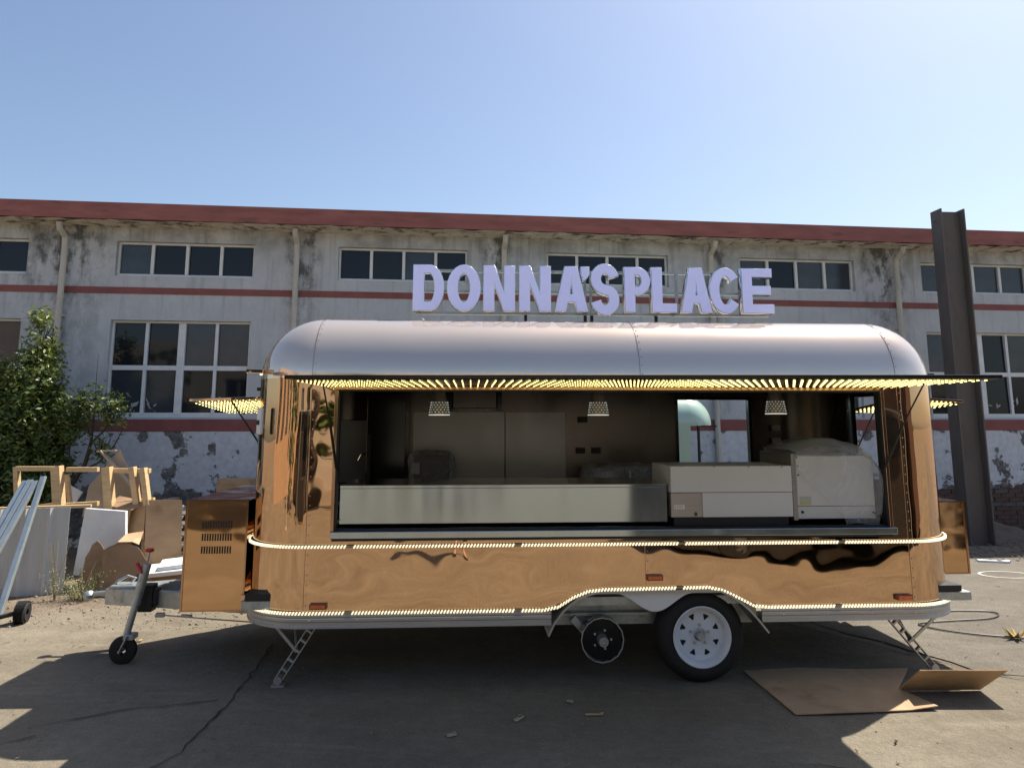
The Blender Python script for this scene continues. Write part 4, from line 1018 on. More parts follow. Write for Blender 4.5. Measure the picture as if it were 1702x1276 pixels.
for u in (-.6,.2):
    MB().lathe([(.1,.0),(.20,.0),(.25,.02),(.26,.09),(.24,.16),(.1,.17)],(u,.02,.26),(0,1,0),28,True).build('wheel',M['tyre'],Mt_,smooth=True)
    MB().lathe([(0,.01),(.1,.01),(.12,.0)],(u,.02,.26),(0,1,0),20).build('rim',M['rim'],Mt_,smooth=True)
    MB().lathe([(.1,.0),(.20,.0),(.25,.02),(.26,.09),(.24,.16),(.1,.17)],(u,1.32,.26),(0,1,0),28,True).build('wheel',M['tyre'],Mt_,smooth=True)

# ------------------------------------------------------------------ trees
M['leafA']=mat('leaf_green',(.085,.13,.035),.45,var=.35,scale=5,spec=.6)
M['leafB']=mat('leaf_yellow_green',(.24,.26,.06),.5,var=.3,scale=5,spec=.6)
M['bark']=mat('dark_bark',(.045,.035,.028),.9,var=.3,scale=14,bump=.6,bscale=30,bdist=.01)
for mm in (M['leafA'],M['leafB']):
    nt=mm.node_tree; p=nt.nodes['Principled BSDF']; 
    p.inputs['Subsurface Weight'].default_value=0
    tr=nt.nodes.new('ShaderNodeBsdfTranslucent'); tr.inputs[0].default_value=(.20,.26,.05,1); mx=nt.nodes.new('ShaderNodeMixShader'); mx.inputs[0].default_value=.25
    out=nt.nodes['Material Output']; nt.links.new(p.outputs[0],mx.inputs[1]); nt.links.new(tr.outputs[0],mx.inputs[2]); nt.links.new(mx.outputs[0],out.inputs[0])
def leafcloud(mb,blobs,n,size,rnd):
    tot=sum(b[3]*b[4]*b[5] for b in blobs)
    for (x,y,z,rx,ry,rz,yel) in blobs:
        k=int(n*rx*ry*rz/tot)
        # clumps
        clumps=[]
        for _ in range(max(5,k//28)):
            while True:
                q=Vector((rnd.uniform(-1,1),rnd.uniform(-1,1),rnd.uniform(-1,1)))
                if .15<q.length<1: break
            q=q.normalized()*(q.length**.55)
            clumps.append(Vector((x+q.x*rx,y+q.y*ry,z+q.z*rz)))
        for _ in range(k):
            c=rnd.choice(clumps)+Vector((rnd.gauss(0,.06),rnd.gauss(0,.06),rnd.gauss(0,.06)))
            s_=size*rnd.uniform(.6,1.3); a=Vector((rnd.uniform(-1,1),rnd.uniform(-1,1),rnd.uniform(-.7,.7))).normalized(); b2=a.cross(Vector((rnd.uniform(-1,1),rnd.uniform(-1,1),rnd.uniform(.2,1)))).normalized()
            mb.m=1 if rnd.random()<yel else 0
            mb.add([c-a*s_,c+b2*s_*.42,c+a*s_,c-b2*s_*.42],[(0,1,2,3)])
def tree(label,loc,trunk,blobs,n,size,seed):
    rnd=random.Random(seed); t=thing('tree',label,'tree',loc,0,'young trees beside the factory wall')
    tk=MB()
    for pts,r0,r1 in trunk: tk.tube([Vector(p)-Vector(loc) for p in pts],[r0+(r1-r0)*i/(len(pts)-1) for i in range(len(pts))],8)
    # twigs reaching into the crown
    for (x,y,z,rx,ry,rz,yel) in blobs:
        for _ in range(9):
            e=Vector((x+rnd.uniform(-rx,rx)*.9,y+rnd.uniform(-ry,ry)*.9,z+rnd.uniform(-.3,1)*rz)); s0=Vector((x,y,z-rz*.9)); m_=s0.lerp(e,.5)+Vector((rnd.uniform(-.05,.05),rnd.uniform(-.05,.05),rnd.uniform(-.02,.1)))
            L0=Vector(loc); tk.tube([s0-L0,m_-L0,e-L0],[.012,.007,.003],5)
    tk.build('trunk',M['bark'],t,smooth=True)
    lf=MB(); leafcloud(lf,[(x-loc[0],y-loc[1],z-loc[2],rx,ry,rz,yl) for (x,y,z,rx,ry,rz,yl) in blobs],n,size,rnd)
    c=lf.build('crown',[M['leafA'],M['leafB']],t); c['kind']='stuff'
    return t
tree('tall narrow pointed tree with yellowish leafy top beside the left downpipe',(-5.95,9.1,0),[([(-5.95,9.1,0),(-5.98,9.1,.8),(-6.0,9.1,1.6),(-5.9,9.1,2.3)],.05,.02)],
     [(-5.93,9.1,2.72,.15,.15,.42,.45),(-6.02,9.1,2.2,.34,.32,.42,.22),(-6.05,9.1,1.6,.50,.42,.52,.07),(-6.0,9.1,1.0,.52,.42,.42,.03)],22000,.034,3)
tree('dense dark leafy tree at the left edge of the photo',(-6.9,9.0,0),[([(-6.9,9.0,0),(-6.85,9.0,1.0),(-6.9,9.0,1.8)],.06,.03)],
     [(-6.75,9.0,2.15,.42,.35,.50,.25),(-6.9,9.0,1.45,.60,.45,.55,.12),(-6.7,9.0,.75,.55,.42,.50,.03)],19000,.034,4)
tree('small bare limbed tree with a round leaf tuft in front of the lower window',(-5.35,9.0,0),[([(-5.42,9.0,0),(-5.40,9.0,.7),(-5.36,9.0,.95),(-5.22,9.0,1.2),(-5.17,9.0,1.45),(-5.16,9.0,1.9)],.045,.012),([(-5.28,9.0,1.1),(-5.05,9.0,1.22),(-4.88,9.0,1.42),(-4.80,9.0,1.6)],.015,.005),([(-5.17,9.0,1.45),(-5.02,9.0,1.6),(-4.92,9.0,1.78)],.014,.005),([(-5.33,9.0,1.0),(-5.42,9.0,1.3),(-5.45,9.0,1.6)],.015,.006),([(-5.17,9.0,1.5),(-5.28,9.0,1.75),(-5.33,9.0,2.0)],.012,.004),([(-5.16,9.0,1.9),(-5.17,9.0,2.25),(-5.17,9.0,2.55)],.006,.002)],
     [(-4.95,9.0,1.86,.16,.15,.22,.15),(-5.28,9.0,1.98,.13,.13,.20,.08),(-5.45,9.0,1.75,.2,.2,.28,.08),(-5.05,9.0,1.42,.15,.12,.13,.1)],2300,.030,5)

# ------------------------------------------------------------------ junk pile at the left
M['wood']=mat('raw_pine',(.60,.42,.22),.7,var=.16,scale=5,stretch=(1,1,6))
M['plywood']=mat('plywood_grey',(.44,.36,.27),.8,var=.2,scale=3)
M['card']=mat('cardboard',(.45,.30,.175),.85,var=.12,scale=5,stretch=(1,1,2),bump=.5,bscale=7,bdist=.02,dirt=(.33,.21,.12),dscale=3,dth=.56)
M['card_d']=mat('cardboard_worn',(.32,.205,.12),.9,var=.2,scale=4,bump=.6,bscale=6,bdist=.02)
M['corr']=mat('corrugated_white_sheet',(.55,.57,.58),.5,var=.07,scale=3,stretch=(5,1,.6),dirt=(.42,.42,.40),dscale=2,dth=.6)
M['foam']=mat('white_foam',(.76,.78,.80),.5,var=.08,scale=4,bump=.8,bscale=6,bdist=.02)
# timber frame
fr=thing('timber_frame','raw pine open timber crate frame lying on its side by the trees','wooden frame',(0,0,0))
Y=8.25
def P(x,z,y=Y): return (x,y,z)
for (p,q,w,h,nm) in [
   (P(-5.55,1.19),P(-5.05,1.19),.05,.055,'rail'),(P(-4.98,1.18),P(-4.63,1.18),.05,.055,'rail'),(P(-4.58,1.17),P(-4.05,1.165),.05,.055,'rail'),
   (P(-5.50,.74),P(-5.05,.80),.05,.05,'rail'),(P(-4.98,.79),P(-4.60,.81),.05,.05,'rail'),(P(-4.45,.80),P(-3.98,.85),.05,.05,'rail'),
   (P(-5.55,1.21),P(-5.48,.72),.05,.06,'upright'),
   (P(-5.06,1.22,Y-.06),P(-4.98,.68,Y-.06),.10,.09,'upright'),(P(-4.50,1.21,Y-.06),P(-4.42,.68,Y-.06),.09,.09,'upright'),(P(-4.22,1.21,Y-.06),P(-4.13,.78,Y-.06),.06,.08,'upright'),(P(-4.10,1.20,Y-.06),P(-4.02,.80,Y-.06),.06,.08,'upright'),
   (P(-4.78,1.12,Y+.4),P(-4.70,.78,Y+.4),.04,.05,'slat'),(P(-4.33,1.12,Y+.4),P(-4.28,.80,Y+.4),.03,.04,'slat'),(P(-5.22,1.1,Y+.4),P(-5.15,.75,Y+.4),.04,.05,'slat'),(P(-4.02,1.08,Y+.4),P(-3.96,.84,Y+.4),.03,.04,'slat')][:-1]:
    a=MB(); a.bar(p,q,w,h,(0,1,0)); a.build(nm,M['wood'],fr,bevel=.003)
for x in (-5.0,-4.45): a=MB(); a.bar((x,Y-.1,.70),(x,Y-.1,.0),.06,.06,(0,1,0)); a.build('post',M['wood'],fr,bevel=.003)
# plywood panels leaning behind
for (pts,lab,nm,mm) in [([(-5.05,.95),(-4.72,1.38),(-4.42,.85),(-4.35,.60),(-5.1,.60)],'weathered plywood board leaning behind the timber frame','plywood_board',M['plywood']),
                    ([(-5.35,1.0),(-5.12,.88),(-5.22,.70)],'small pale triangular plywood offcut behind the timber frame','plywood_offcut',M['foam'])]:
    a=MB(); a.prism(pts,'y',8.82,8.84); o=a.build(nm,mm,None,bevel=.002); tag(o,lab,'board')
for (p,q,lab) in [((-4.90,8.76,1.37),(-4.36,8.76,.80),'diagonal grey plank lying across the leaning plywood board'),((-4.95,8.78,1.36),(-4.72,8.78,1.37),'short grey batten on the upper edge of the plywood board')]:
    a=MB(); a.bar(p,q,.02,.075,(0,1,0)); 
    tag(a.build('plank',M['plywood'],None,bevel=.003),lab,'plank')
# corrugated sheet panel (fence-like) standing
a=MB(); x=-6.6; dirv=Vector((.43,.25,0)).normalized(); p0=Vector((-6.9,6.35,0)); 
base0=Vector((-6.95,6.75,0)); base1=Vector((-4.52,7.6,0)); nseg=120
for i in range(nseg+1):
    t=i/nseg; p=base0.lerp(base1,t); n_=Vector((.32,-.95,0)); o_=[0,.022,.022,0,0,.006,.006,0,0,0][i%10]; p=p+n_*o_
    a.v.append((p.x,p.y,0)); a.v.append((p.x,p.y,.845))
for i in range(nseg): a.f.append([2*i,2*i+2,2*i+3,2*i+1]); a.mi.append(0)
o=a.build('sheet_fence',M['corr']); m_=o.modifiers.new('solid','SOLIDIFY'); m_.thickness=.006
tag(o,'low ribbed white metal sheet standing as a fence at the left','metal sheet')
a=MB(); a.bar((-6.95,6.97,.835),(-4.42,7.80,.835),.05,.03); tag(a.build('wood_batten',M['wood'],None,bevel=.003),'long pine batten lying along the top of the ribbed white sheet','batten')
# white foil-faced foam board
a=MB(); a.prism([(-4.60,.12),(-4.53,.80),(-4.10,.77),(-4.05,.10)],'y',7.88,7.93); tag(a.build('foam_board',M['foam'],None,bevel=.004),'shiny white foam board leaning beside the ribbed white sheet','board')
# leaning steel studs
stud=None; rr=random.Random(2)
for i,(a0,b0,lb) in enumerate([((-4.83,6.45,.02),(-4.85,7.35,1.13),'leftmost of the galvanised channels leaning on the ribbed sheet'),((-4.76,6.43,.02),(-4.79,7.34,1.14),'second galvanised channel from the left leaning on the ribbed sheet'),((-4.69,6.41,.02),(-4.73,7.33,1.13),'third galvanised channel from the left leaning on the ribbed sheet'),((-4.45,6.55,.02),(-4.68,7.36,1.17),'separate bright galvanised channel leaning at the right of the bundle')]):
    a=MB(); p,q=Vector(a0),Vector(b0); w_=.045
    a.bar(p,q,w_,.004,(0,-1,.3)); dd=(q-p).normalized(); sx=dd.cross(Vector((0,-1,.3))).normalized()*w_/2; nn=Vector((0,-1,.3)).normalized()*.016
    a.bar(p+sx-nn,q+sx-nn,.003,.03,(0,-1,.3)); a.bar(p-sx-nn,q-sx-nn,.003,.03,(0,-1,.3))
    tag(a.build('steel_channel',mat('zinc_%d'%i,(.50,.56,.56),.35,.7,var=.12,scale=9),None),lb,'steel channel','galvanised channels leaning at the left')
# cardboard
def card_sheet(name,pts3,label,m=None,cat='cardboard',th=.006,sub=1,warp=.0):
    """pts3: list of quads/polys in 3D joined by shared creases"""
    a=MB()
    for poly in pts3: a.add(poly,[list(range(len(poly)))])
    o=a.build(name,m or M['card'],None,fixn=True); s_=o.modifiers.new('solid','SOLIDIFY'); s_.thickness=th; s_.offset=0
    return tag(o,label,cat)
card_sheet('cardboard_box',[[(-4.12,8.35,0),(-3.98,8.15,0),(-4.02,8.15,.86),(-4.16,8.35,.84)],[(-3.98,8.15,0),(-3.66,8.32,0),(-3.70,8.32,.84),(-4.02,8.15,.86)],[(-4.02,8.15,.44),(-4.3,8.26,.42),(-4.32,8.26,.78),(-4.02,8.15,.86)]],'tall tan cardboard box opened flat and standing beside the left service box')
card_sheet('cardboard_flap',[[(-4.50,8.2,.80),(-4.12,8.05,.76),(-4.05,8.2,.84),(-4.42,8.35,.88)],[(-4.46,8.2,.80),(-4.16,8.12,.78),(-4.20,8.1,.42),(-4.25,8.1,.35),(-4.3,8.12,.62)]],'dark torn cardboard flap hanging above the white foam board',M['card_d'])
rr=random.Random(9)
def torn(pts,y0,depth,jag=.015):
    out=[]
    for i in range(len(pts)):
        a,b2=Vector(pts[i]+(0,)),Vector(pts[(i+1)%len(pts)]+(0,)); n=max(1,int((b2-a).length/.06))
        for k in range(n):
            q=a.lerp(b2,k/n); out.append((q.x+rr.uniform(-jag,jag),y0-depth*(q.y),max(.004,q.y+rr.uniform(-jag,jag)*.8)))
    return out
card_sheet('torn_cardboard',[torn([(-4.42,.02),(-4.34,.46),(-4.28,.50),(-4.20,.40),(-3.98,.52),(-3.74,.30),(-3.98,.02)],7.62,-.22)],'large crumpled brown cardboard piece leaning in front of the tan box',M['card_d'])
card_sheet('torn_cardboard',[torn([(-4.12,.06),(-4.14,.38),(-3.97,.50),(-3.80,.45),(-3.66,.30),(-3.86,.09),(-3.98,.03)],7.50,-.22,.012)],'round torn brown cardboard sheet lying on top of the crumpled piece',M['card_d'])
card_sheet('torn_cardboard',[[(-4.0,7.58,.50),(-3.86,7.6,.50),(-3.80,7.62,.47),(-3.90,7.9,.56),(-4.06,7.85,.54)]],'pale folded cardboard edge behind the round torn sheet',M['card'])
# polystyrene slabs
for (c,sz,rot,lab) in [((-3.62,8.02,.16),(.52,.36,.045),(R_(6),R_(-4),.2),'lower white polystyrene slab behind the drawbar'),((-3.55,8.06,.215),(.42,.30,.04),(R_(6),R_(-5),.28),'upper white polystyrene slab behind the drawbar')]:
    a=MB(); a.obox(c,sz,rot); tag(a.build('polystyrene_slab',M['foam'],None,bevel=.006),lab,'slab','polystyrene slabs behind the drawbar')
a=MB(); a.obox((-3.60,8.05,.07),(.40,.30,.13),(0,0,.2)); tag(a.build('cardboard_box',M['card_d'],None,bevel=.004),'low squashed cardboard box under the white polystyrene slabs','cardboard')
# stack of grey plastic grids
gr=thing('plastic_grid_stack','pale grey plastic grids stacked behind the left service box','plastic grid',(-3.66,8.55,0))
for k in range(6):
    a=MB(); z=.10+k*.115
    for s_ in range(5): a.bar((-.22+s_*.09,-.1,z),(-.17+s_*.09,-.1,z+.09),.02,.012,(0,1,0))
    a.bar((-.24,-.1,z),(.2,-.1,z),.02,.014,(0,1,0)); a.bar((-.24,.1,z),(.2,.1,z),.02,.014,(0,1,0)); a.build('grid',M['white'],gr)
# cardboard box further back with printed marks
cb=thing('cardboard_box','closed tan cardboard box with small printed handling marks near the factory wall','cardboard',(-3.62,9.75,.0))
MB().box(-.22,.22,-.15,.15,.72,.97).build('carton',M['card'],cb,bevel=.004)
pr=MB()
for k in range(4):
    x=-.17+k*.095; 
    for (x0,x1,z0,z1) in ((x,x+.055,.775,.779),(x,x+.055,.831,.835),(x,x+.004,.779,.831),(x+.051,x+.055,.779,.831),(x+.022,x+.032,.79,.82)): pr.box(x0,x1,-.1525,-.1505,z0,z1)
pr.build('printed_marks',mat('print_brown',(.13,.07,.04),.8),cb)['kind']='stuff'
pal=thing('wooden_pallet','old wooden pallet stack under the tan cardboard box by the factory wall','pallet',(-3.9,9.6,0))
for k in range(5):
    MB().box(-.7,.7,-.30,.30,.02+k*.14,.045+k*.14).build('deck_board',M['plywood'],pal,bevel=.003)
    for x in (-.62,-.04,.54): MB().box(x,x+.09,-.28,.28,.047+k*.14,.138+k*.14+.018).build('block',M['plywood'],pal)
# small black castor wheel / motor at the left edge
wh=thing('trailer_jockey','small black ribbed wheel on a fork lying at the left edge of the yard','wheel',(-4.22,6.50,0))
a=MB(); 
a.lathe([(.03,-.04),(.07,-.045),(.088,-.03),(.09,0),(.088,.03),(.07,.045),(.03,.04)],(.02,0,.09),(1,.25,0),24,True); a.build('tyre',M['tyre'],wh,smooth=True)
a=MB()
for k in range(9): a.lathe([(.088,-.003),(.096,0),(.088,.003)],(.02+(-.036+k*.009),(-.036+k*.009)*.25,.09),(1,.25,0),20)
a.build('ribs',M['black'],wh)
a=MB(); a.bar((-.02,0,.09),(-.17,-.10,.06),.05,.03); a.ball((-.17,-.10,.065),.06,10,6,(1,1,.8)); a.build('fork',M['black'],wh,bevel=.004)
# debris inside corner
# ------------------------------------------------------------------ cardboard sheet on the ground at the right
card=MB()
card.add([(1.59,5.27,.014),(2.06,5.30,.03),(2.42,4.92,.016),(2.52,4.60,.012),(2.35,4.50,.012),(1.64,4.50,.014)],[(0,1,2,3,4,5)])
c1=[(1.59,5.27,.014),(1.66,4.52,.014),(1.95,4.53,.02),(1.98,5.28,.03)]
c2=[(1.98,5.28,.03),(1.95,4.53,.02),(2.36,4.58,.014),(2.36,5.28,.02)]
c3=[(2.36,5.28,.02),(2.36,4.58,.014),(2.54,4.60,.03),(2.46,4.91,.014),(2.74,5.30,.02)]
c4=[(2.46,4.91,.012),(3.0,4.93,.012),(3.04,4.70,.20),(2.50,4.70,.20)]
o=card_sheet('cardboard_sheet',[c1],'x',M['card_d']); bpy.data.objects.remove(o)
cs=thing('cardboard_sheet','large unfolded brown cardboard sheet on the ground by the right wheel with one raised flap','cardboard')
for q in (c1,c2,c3,c4):
    a=MB(); n=6
    a.add(q,[list(range(len(q)))]); o=a.build('panel',M['card'],cs); s_=o.modifiers.new('solid','SOLIDIFY'); s_.thickness=.006; s_.offset=0
# ------------------------------------------------------------------ cable and scrap at the right
a=MB(); pts=[(3.30,6.75),(3.9,6.85),(4.25,6.85),(4.33,6.75),(4.15,6.60),(3.75,6.52),(3.45,6.44),(3.50,6.28),(3.75,6.12),(4.1,6.02),(4.6,5.95),(5.2,5.85)]
def smooth(pts,n=8):
    P_=[Vector((x,y,0)) for x,y in pts]; out=[]
    for i in range(len(P_)-1):
        p0,p1,p2,p3=P_[max(i-1,0)],P_[i],P_[i+1],P_[min(i+2,len(P_)-1)]
        for k in range(n):
            t=k/n; out.append(.5*((2*p1)+(-p0+p2)*t+(2*p0-5*p1+4*p2-p3)*t*t+(-p0+3*p1-3*p2+p3)*t**3))
    return out
a.tube([(p.x,p.y,.018) for p in smooth(pts)],.007,6); tag(a.build('power_cable',mat('dark_cable',(.06,.05,.04),.5),None,smooth=True),'dark power cable snaking over the asphalt at the right rear','cable')
lf=MB()
rr=random.Random(5)
for k in range(6):
    a_=k*1.05+.2; r=.085
    lf.add([(3.98,6.02,.03),(3.98+.04*math.cos(a_-.5),6.02+.04*math.sin(a_-.5),.035),(3.98+r*math.cos(a_),6.02+r*math.sin(a_),.03+rr.uniform(0,.07)),(3.98+.04*math.cos(a_+.5),6.02+.04*math.sin(a_+.5),.035)],[(0,1,2,3)])
o=lf.build('dry_leaf',mat('dry_yellow_leaf',(.45,.32,.10),.7,var=.2,scale=20)); s_=o.modifiers.new('s','SOLIDIFY'); s_.thickness=.004
tag(o,'curled dry yellow leaf lying beside the dark cable','leaf')
ov=MB(); n=28
for k in range(n):
    for r in (1.0,.90): 
        t=2*math.pi*k/n; ov.v.append((5.55+.30*r*math.cos(t),8.45+.19*r*math.sin(t),.0135))
for k in range(n): j=(k+1)%n; ov.f.append([2*k,2*j,2*j+1,2*k+1]); ov.mi.append(0)
tag(ov.build('paint_ring',mat('white_road_paint',(.62,.60,.55),.8,var=.2,scale=20)),kind='structure')

# ------------------------------------------------------------------ scattered debris
rr=random.Random(21)
st=MB()
def stone(x,y,s_,h=.6):
    b=len(st.v); 
    for dz,sc_ in ((0,1),(h*s_,.6)):
        for k in range(5): t=2*math.pi*k/5+rr.random()*.5; st.v.append((x+s_*sc_*math.cos(t)*rr.uniform(.7,1.2),y+s_*sc_*math.sin(t)*rr.uniform(.7,1.2),.006+dz))
    st.f.append([b+5+k for k in range(5)]); st.mi.append(0)
    for k in range(5): st.f.append([b+k,b+(k+1)%5,b+5+(k+1)%5,b+5+k]); st.mi.append(0)
for _ in range(2600): stone(rr.uniform(-5.4,-2.2),rr.uniform(6.3,9.9),rr.uniform(.003,.009) if rr.random()<.93 else .018)
for _ in range(2600): stone(rr.uniform(3.5,11),rr.uniform(9.2,11.6),rr.uniform(.006,.028))
for _ in range(900): stone(rr.uniform(-4,6),rr.uniform(2.6,9),rr.uniform(.002,.007))
tag(st.build('gravel',mat('gravel_stone',(.24,.19,.145),.95,var=.3,scale=3)),kind='stuff')
lt=MB(); rl=random.Random(77)
for _ in range(420):
    x,y=rl.uniform(-5,6),rl.uniform(2.5,8.5); 
    if rl.random()<.5: l=rl.uniform(.01,.05); lt.obox((x,y,.0145),(l,rl.uniform(.002,.005),.003),(0,0,rl.uniform(0,3.1)))
    else: l=rl.uniform(.006,.02); lt.obox((x,y,.0145),(l,l*.7,.003),(0,rl.uniform(-.2,.2),rl.uniform(0,3.1)))
tag(lt.build('ground_litter',mat('litter_bits',(.22,.18,.13),.9,var=.5,scale=1.3)),kind='stuff')
# rubble heap against the wall at right
hp=MB(); nx,ny=46,14
for j in range(ny+1):
    for i in range(nx+1):
        x=5.2+6.5*i/nx; y=10.35+1.9*j/ny+ (x*.11-.6); h=.30*math.exp(-((j/ny-.65)/.35)**2)*(.6+.8*mn.noise(Vector((x*1.3,y*1.3,0))))+.05*mn.noise(Vector((x*6,y*6,2)))+.03*mn.noise(Vector((x*17,y*17,2)))
        hp.v.append((x,y,max(-.02,h-.03)))
for j in range(ny):
    for i in range(nx): a_=j*(nx+1)+i; hp.f.append([a_,a_+1,a_+nx+2,a_+nx+1]); hp.mi.append(0)
tag(hp.build('dirt_mound',M['dirt'],None,smooth=True,angle=180),kind='structure')
for (x,y,s_,rz,lab,mm) in [(.48,4.52,(.10,.012,.006),.05,'thin grey wood chip on the shaded concrete near the brake drum','wood'),(.04,4.46,(.075,.022,.008),1.0,'brown scrap chip on the shaded concrete in front of the trailer centre','plywood'),(-.33,4.24,(.05,.02,.01),.6,'small flat scrap at the left of the shaded scraps','plywood'),(.36,4.72,(.03,.02,.008),2.0,'tiny curled scrap near the brake drum','plywood'),(2.05,4.15,(.035,.008,.006),.8,'short twig on the sunny concrete below the cardboard sheet','bark'),(-2.95,5.95,(.10,.02,.004),.3,'pale splinter of wood beside the drawbar','wood'),(5.9,9.2,(.34,.07,.03),-.3,'pale pink plastic strip on the dirt at the far right','foam')]:
    a=MB(); a.obox((0,0,0),(s_[0],s_[1],s_[2])); a.obox((s_[0]*.35,s_[1]*.5,0),(s_[0]*.5,s_[1]*.8,s_[2]),(0,0,.5))
    o=a.build('scrap',M[mm],None,loc=(x,y,.016)); o.rotation_euler=(0,0,rz); tag(o,lab,'scrap','small scraps on the ground')
# ------------------------------------------------------------------ weeds
M['weed']=mat('weed_green',(.13,.16,.05),.6,var=.3,scale=8); M['weed_dry']=mat('weed_dry',(.33,.28,.15),.7,var=.2,scale=8)
def weed(x,y,r,h,n,label,seed,stems=3):
    rd=random.Random(seed); w_=thing('weed',label,'weed',(x,y,0),0,'weeds')
    s_=MB()
    for _ in range(max(8,n//14)):
        a=rd.uniform(0,6.28); d=rd.uniform(0,r)*.35; l=h*rd.uniform(.35,1.1); ln=rd.uniform(.1,.9)*r
        p=Vector((d*math.cos(a),d*math.sin(a),0)); q=p+Vector((ln*math.cos(a),ln*math.sin(a),l)); t=Vector((-math.sin(a),math.cos(a),0))*.0022
        s_.m=1; s_.add([p-t,p+t,q],[(0,1,2)])
        for k in range(16):
            c=p.lerp(q,.12+.88*k/15)+Vector((rd.gauss(0,.01),rd.gauss(0,.01),rd.gauss(0,.01))); u_=Vector((rd.uniform(-1,1),rd.uniform(-1,1),rd.uniform(-.2,.8))).normalized(); v_=u_.cross(Vector((rd.uniform(-1,1),rd.uniform(-1,1),1))).normalized(); z_=rd.uniform(.010,.024)
            s_.m=0 if rd.random()<.75 else 1
            s_.add([c,c+u_*z_*.5+v_*z_*.22,c+u_*z_,c+u_*z_*.5-v_*z_*.22],[(0,1,2,3)])
    s_.build('leaves',[M['weed'],M['weed_dry']],w_)['kind']='stuff'
    tb=MB()
    for k in range(stems):
        a=rd.uniform(0,6.28); tb.tube([(0,0,0),(.03*math.cos(a),.03*math.sin(a),h*.6),(.10*math.cos(a),.1*math.sin(a),h*1.3)],[.004,.003,.002],5)
    tb.build('stem',M['weed_dry'],w_)
weed(-4.18,7.35,.26,.26,1500,'bushy green weed clump at the foot of the white foam board',1)
weed(-4.42,7.30,.14,.42,160,'tall thin dry weed in front of the ribbed white sheet',2,5)
weed(-3.3,8.35,.2,.20,600,'low weed tuft beside the left service box',3)
weed(-4.95,7.15,.12,.30,120,'sparse weed beside the leaning channels',4)
weed(7.9,11.0,.45,.16,1500,'low green weeds on the rubble by the factory wall at right',6,0)
weed(-3.72,8.75,.25,.55,500,'leafy weed growing up behind the plastic grids',7)

# ------------------------------------------------------------------ what the mirror panels see: the yard behind the camera
bb=thing('workshop_building','long cream workshop building behind the photographer, seen only as a reflection','building',(0,-13.0,0),R_(180))
us2=[-30+4*k for k in range(16)]
M['cream']=mat('cream_render',(.46,.42,.36),.9,var=.1,scale=2)
w2=MB(); 
for i,c in enumerate(us2):
    w2.box(c-2,c-.9,0,.2,0,5.5).box(c+.9,c+2,0,.2,0,5.5).box(c-.9,c+.9,0,.2,0,1.3).box(c-.9,c+.9,0,.2,3.0,5.5)
w2.box(-32,30,.2,8,5.5,5.7); w2.build('wall',M['cream'],bb)
for c in us2:
    f=MB(); 
    for k in range(4): f.box(c-.9+k*.587,c-.86+k*.587,.08,.12,1.3,3.0)
    f.box(c-.86,c+.86,.081,.119,2.1,2.14); fo=f.build('window',M['frame'],bb); MB().box(c-.9,c+.9,.13,.14,1.3,3.0).build('pane',M['pane'],fo)
def van(loc,rz,label,m,grp=None):
    v=thing('parked_van',label,'van',loc,rz)
    a=MB(); prof2=[(-2.3,.12),(-2.35,.9),(-1.9,1.15),(-1.35,1.8),(-1.2,1.92),(2.2,1.92),(2.35,1.7),(2.38,.12)]; a.prism(prof2,'y',-.85,.85); a.build('body',m,v,bevel=.06)
    a=MB(); a.prism([(-1.75,1.17),(-1.28,1.75),(-.5,1.75),(-.5,1.17)],'y',-.857,.857); a.prism([(-.4,1.17),(-.4,1.75),(.9,1.75),(.9,1.17)],'y',-.857,.857); a.prism([(1.0,1.17),(1.0,1.75),(2.1,1.75),(2.1,1.17)],'y',-.857,.857); a.build('window',M['pane'],v)
    for x in (-1.5,1.45):
        for y in (-.87,.69): MB().lathe([(.16,0),(.3,0),(.33,.04),(.33,.14),(.3,.18),(.16,.18)],(x,y,.33),(0,1,0),28,True).build('tyre',M['tyre'],v,smooth=True)
        for y in (-.87,.85): MB().lathe([(0,0),(.17,0),(.18,.02)],(x,y,.33),(0,1,0),20).build('rim',M['alu'],v,smooth=True)
    return v
van((5.0,-.45,0),R_(1),'black van parked behind the photographer on the right, seen only as a reflection',mat('black_car_paint',(.012,.012,.014),.12,coat=1))
van((-5.6,-5.0,0),R_(12),'dark grey van parked behind the photographer on the left, seen only as a reflection',mat('grey_car_paint',(.03,.032,.036),.15,coat=1))
skip_=thing('rubbish_skip','yellow green rubbish skip beyond the vans, seen only as a reflection','skip',(-6.5,-9.5,0))
a=MB(); a.prism([(-1.3,1.3),(-.9,.15),(.9,.15),(1.3,1.3)],'y',-.7,.7); a.build('tub',mat('skip_yellow',(.36,.38,.10),.6,var=.2,scale=4),skip_,bevel=.02); MB().box(-1.36,1.36,-.76,.76,1.3,1.36).build('lip',M['galv'],skip_)
sb=thing('brick_shed','tan rendered shed with dark barred windows left of the photographer, seen only as a reflection','building',(-11.5,-4.5,0),R_(-90))
a=MB()
for c in range(-6,7,2): a.box(c-1,c-.55,0,.2,0,5.0).box(c+.55,c+1,0,.2,0,5.0).box(c-.55,c+.55,0,.2,0,1.4).box(c-.55,c+.55,0,.2,3.2,5.0)
a.box(-7,7,.2,5,4.9,5.1); sb.rotation_euler=(0,0,R_(90)); a.build('wall',mat('tan_render',(.50,.35,.23),.9,var=.15,scale=3),sb)
for c in range(-6,7,2):
    f=MB()
    for k in range(4): f.box(c-.55+k*.36,c-.52+k*.36,.06,.10,1.4,3.2)
    fo=f.build('window',M['frame'],sb); MB().box(c-.55,c+.55,.12,.13,1.4,3.2).build('pane',M['pane'],fo)
ct=thing('storage_container','dark brown corrugated container right of the photographer, seen only as a reflection','container',(9.0,-1.6,0))
a=MB()
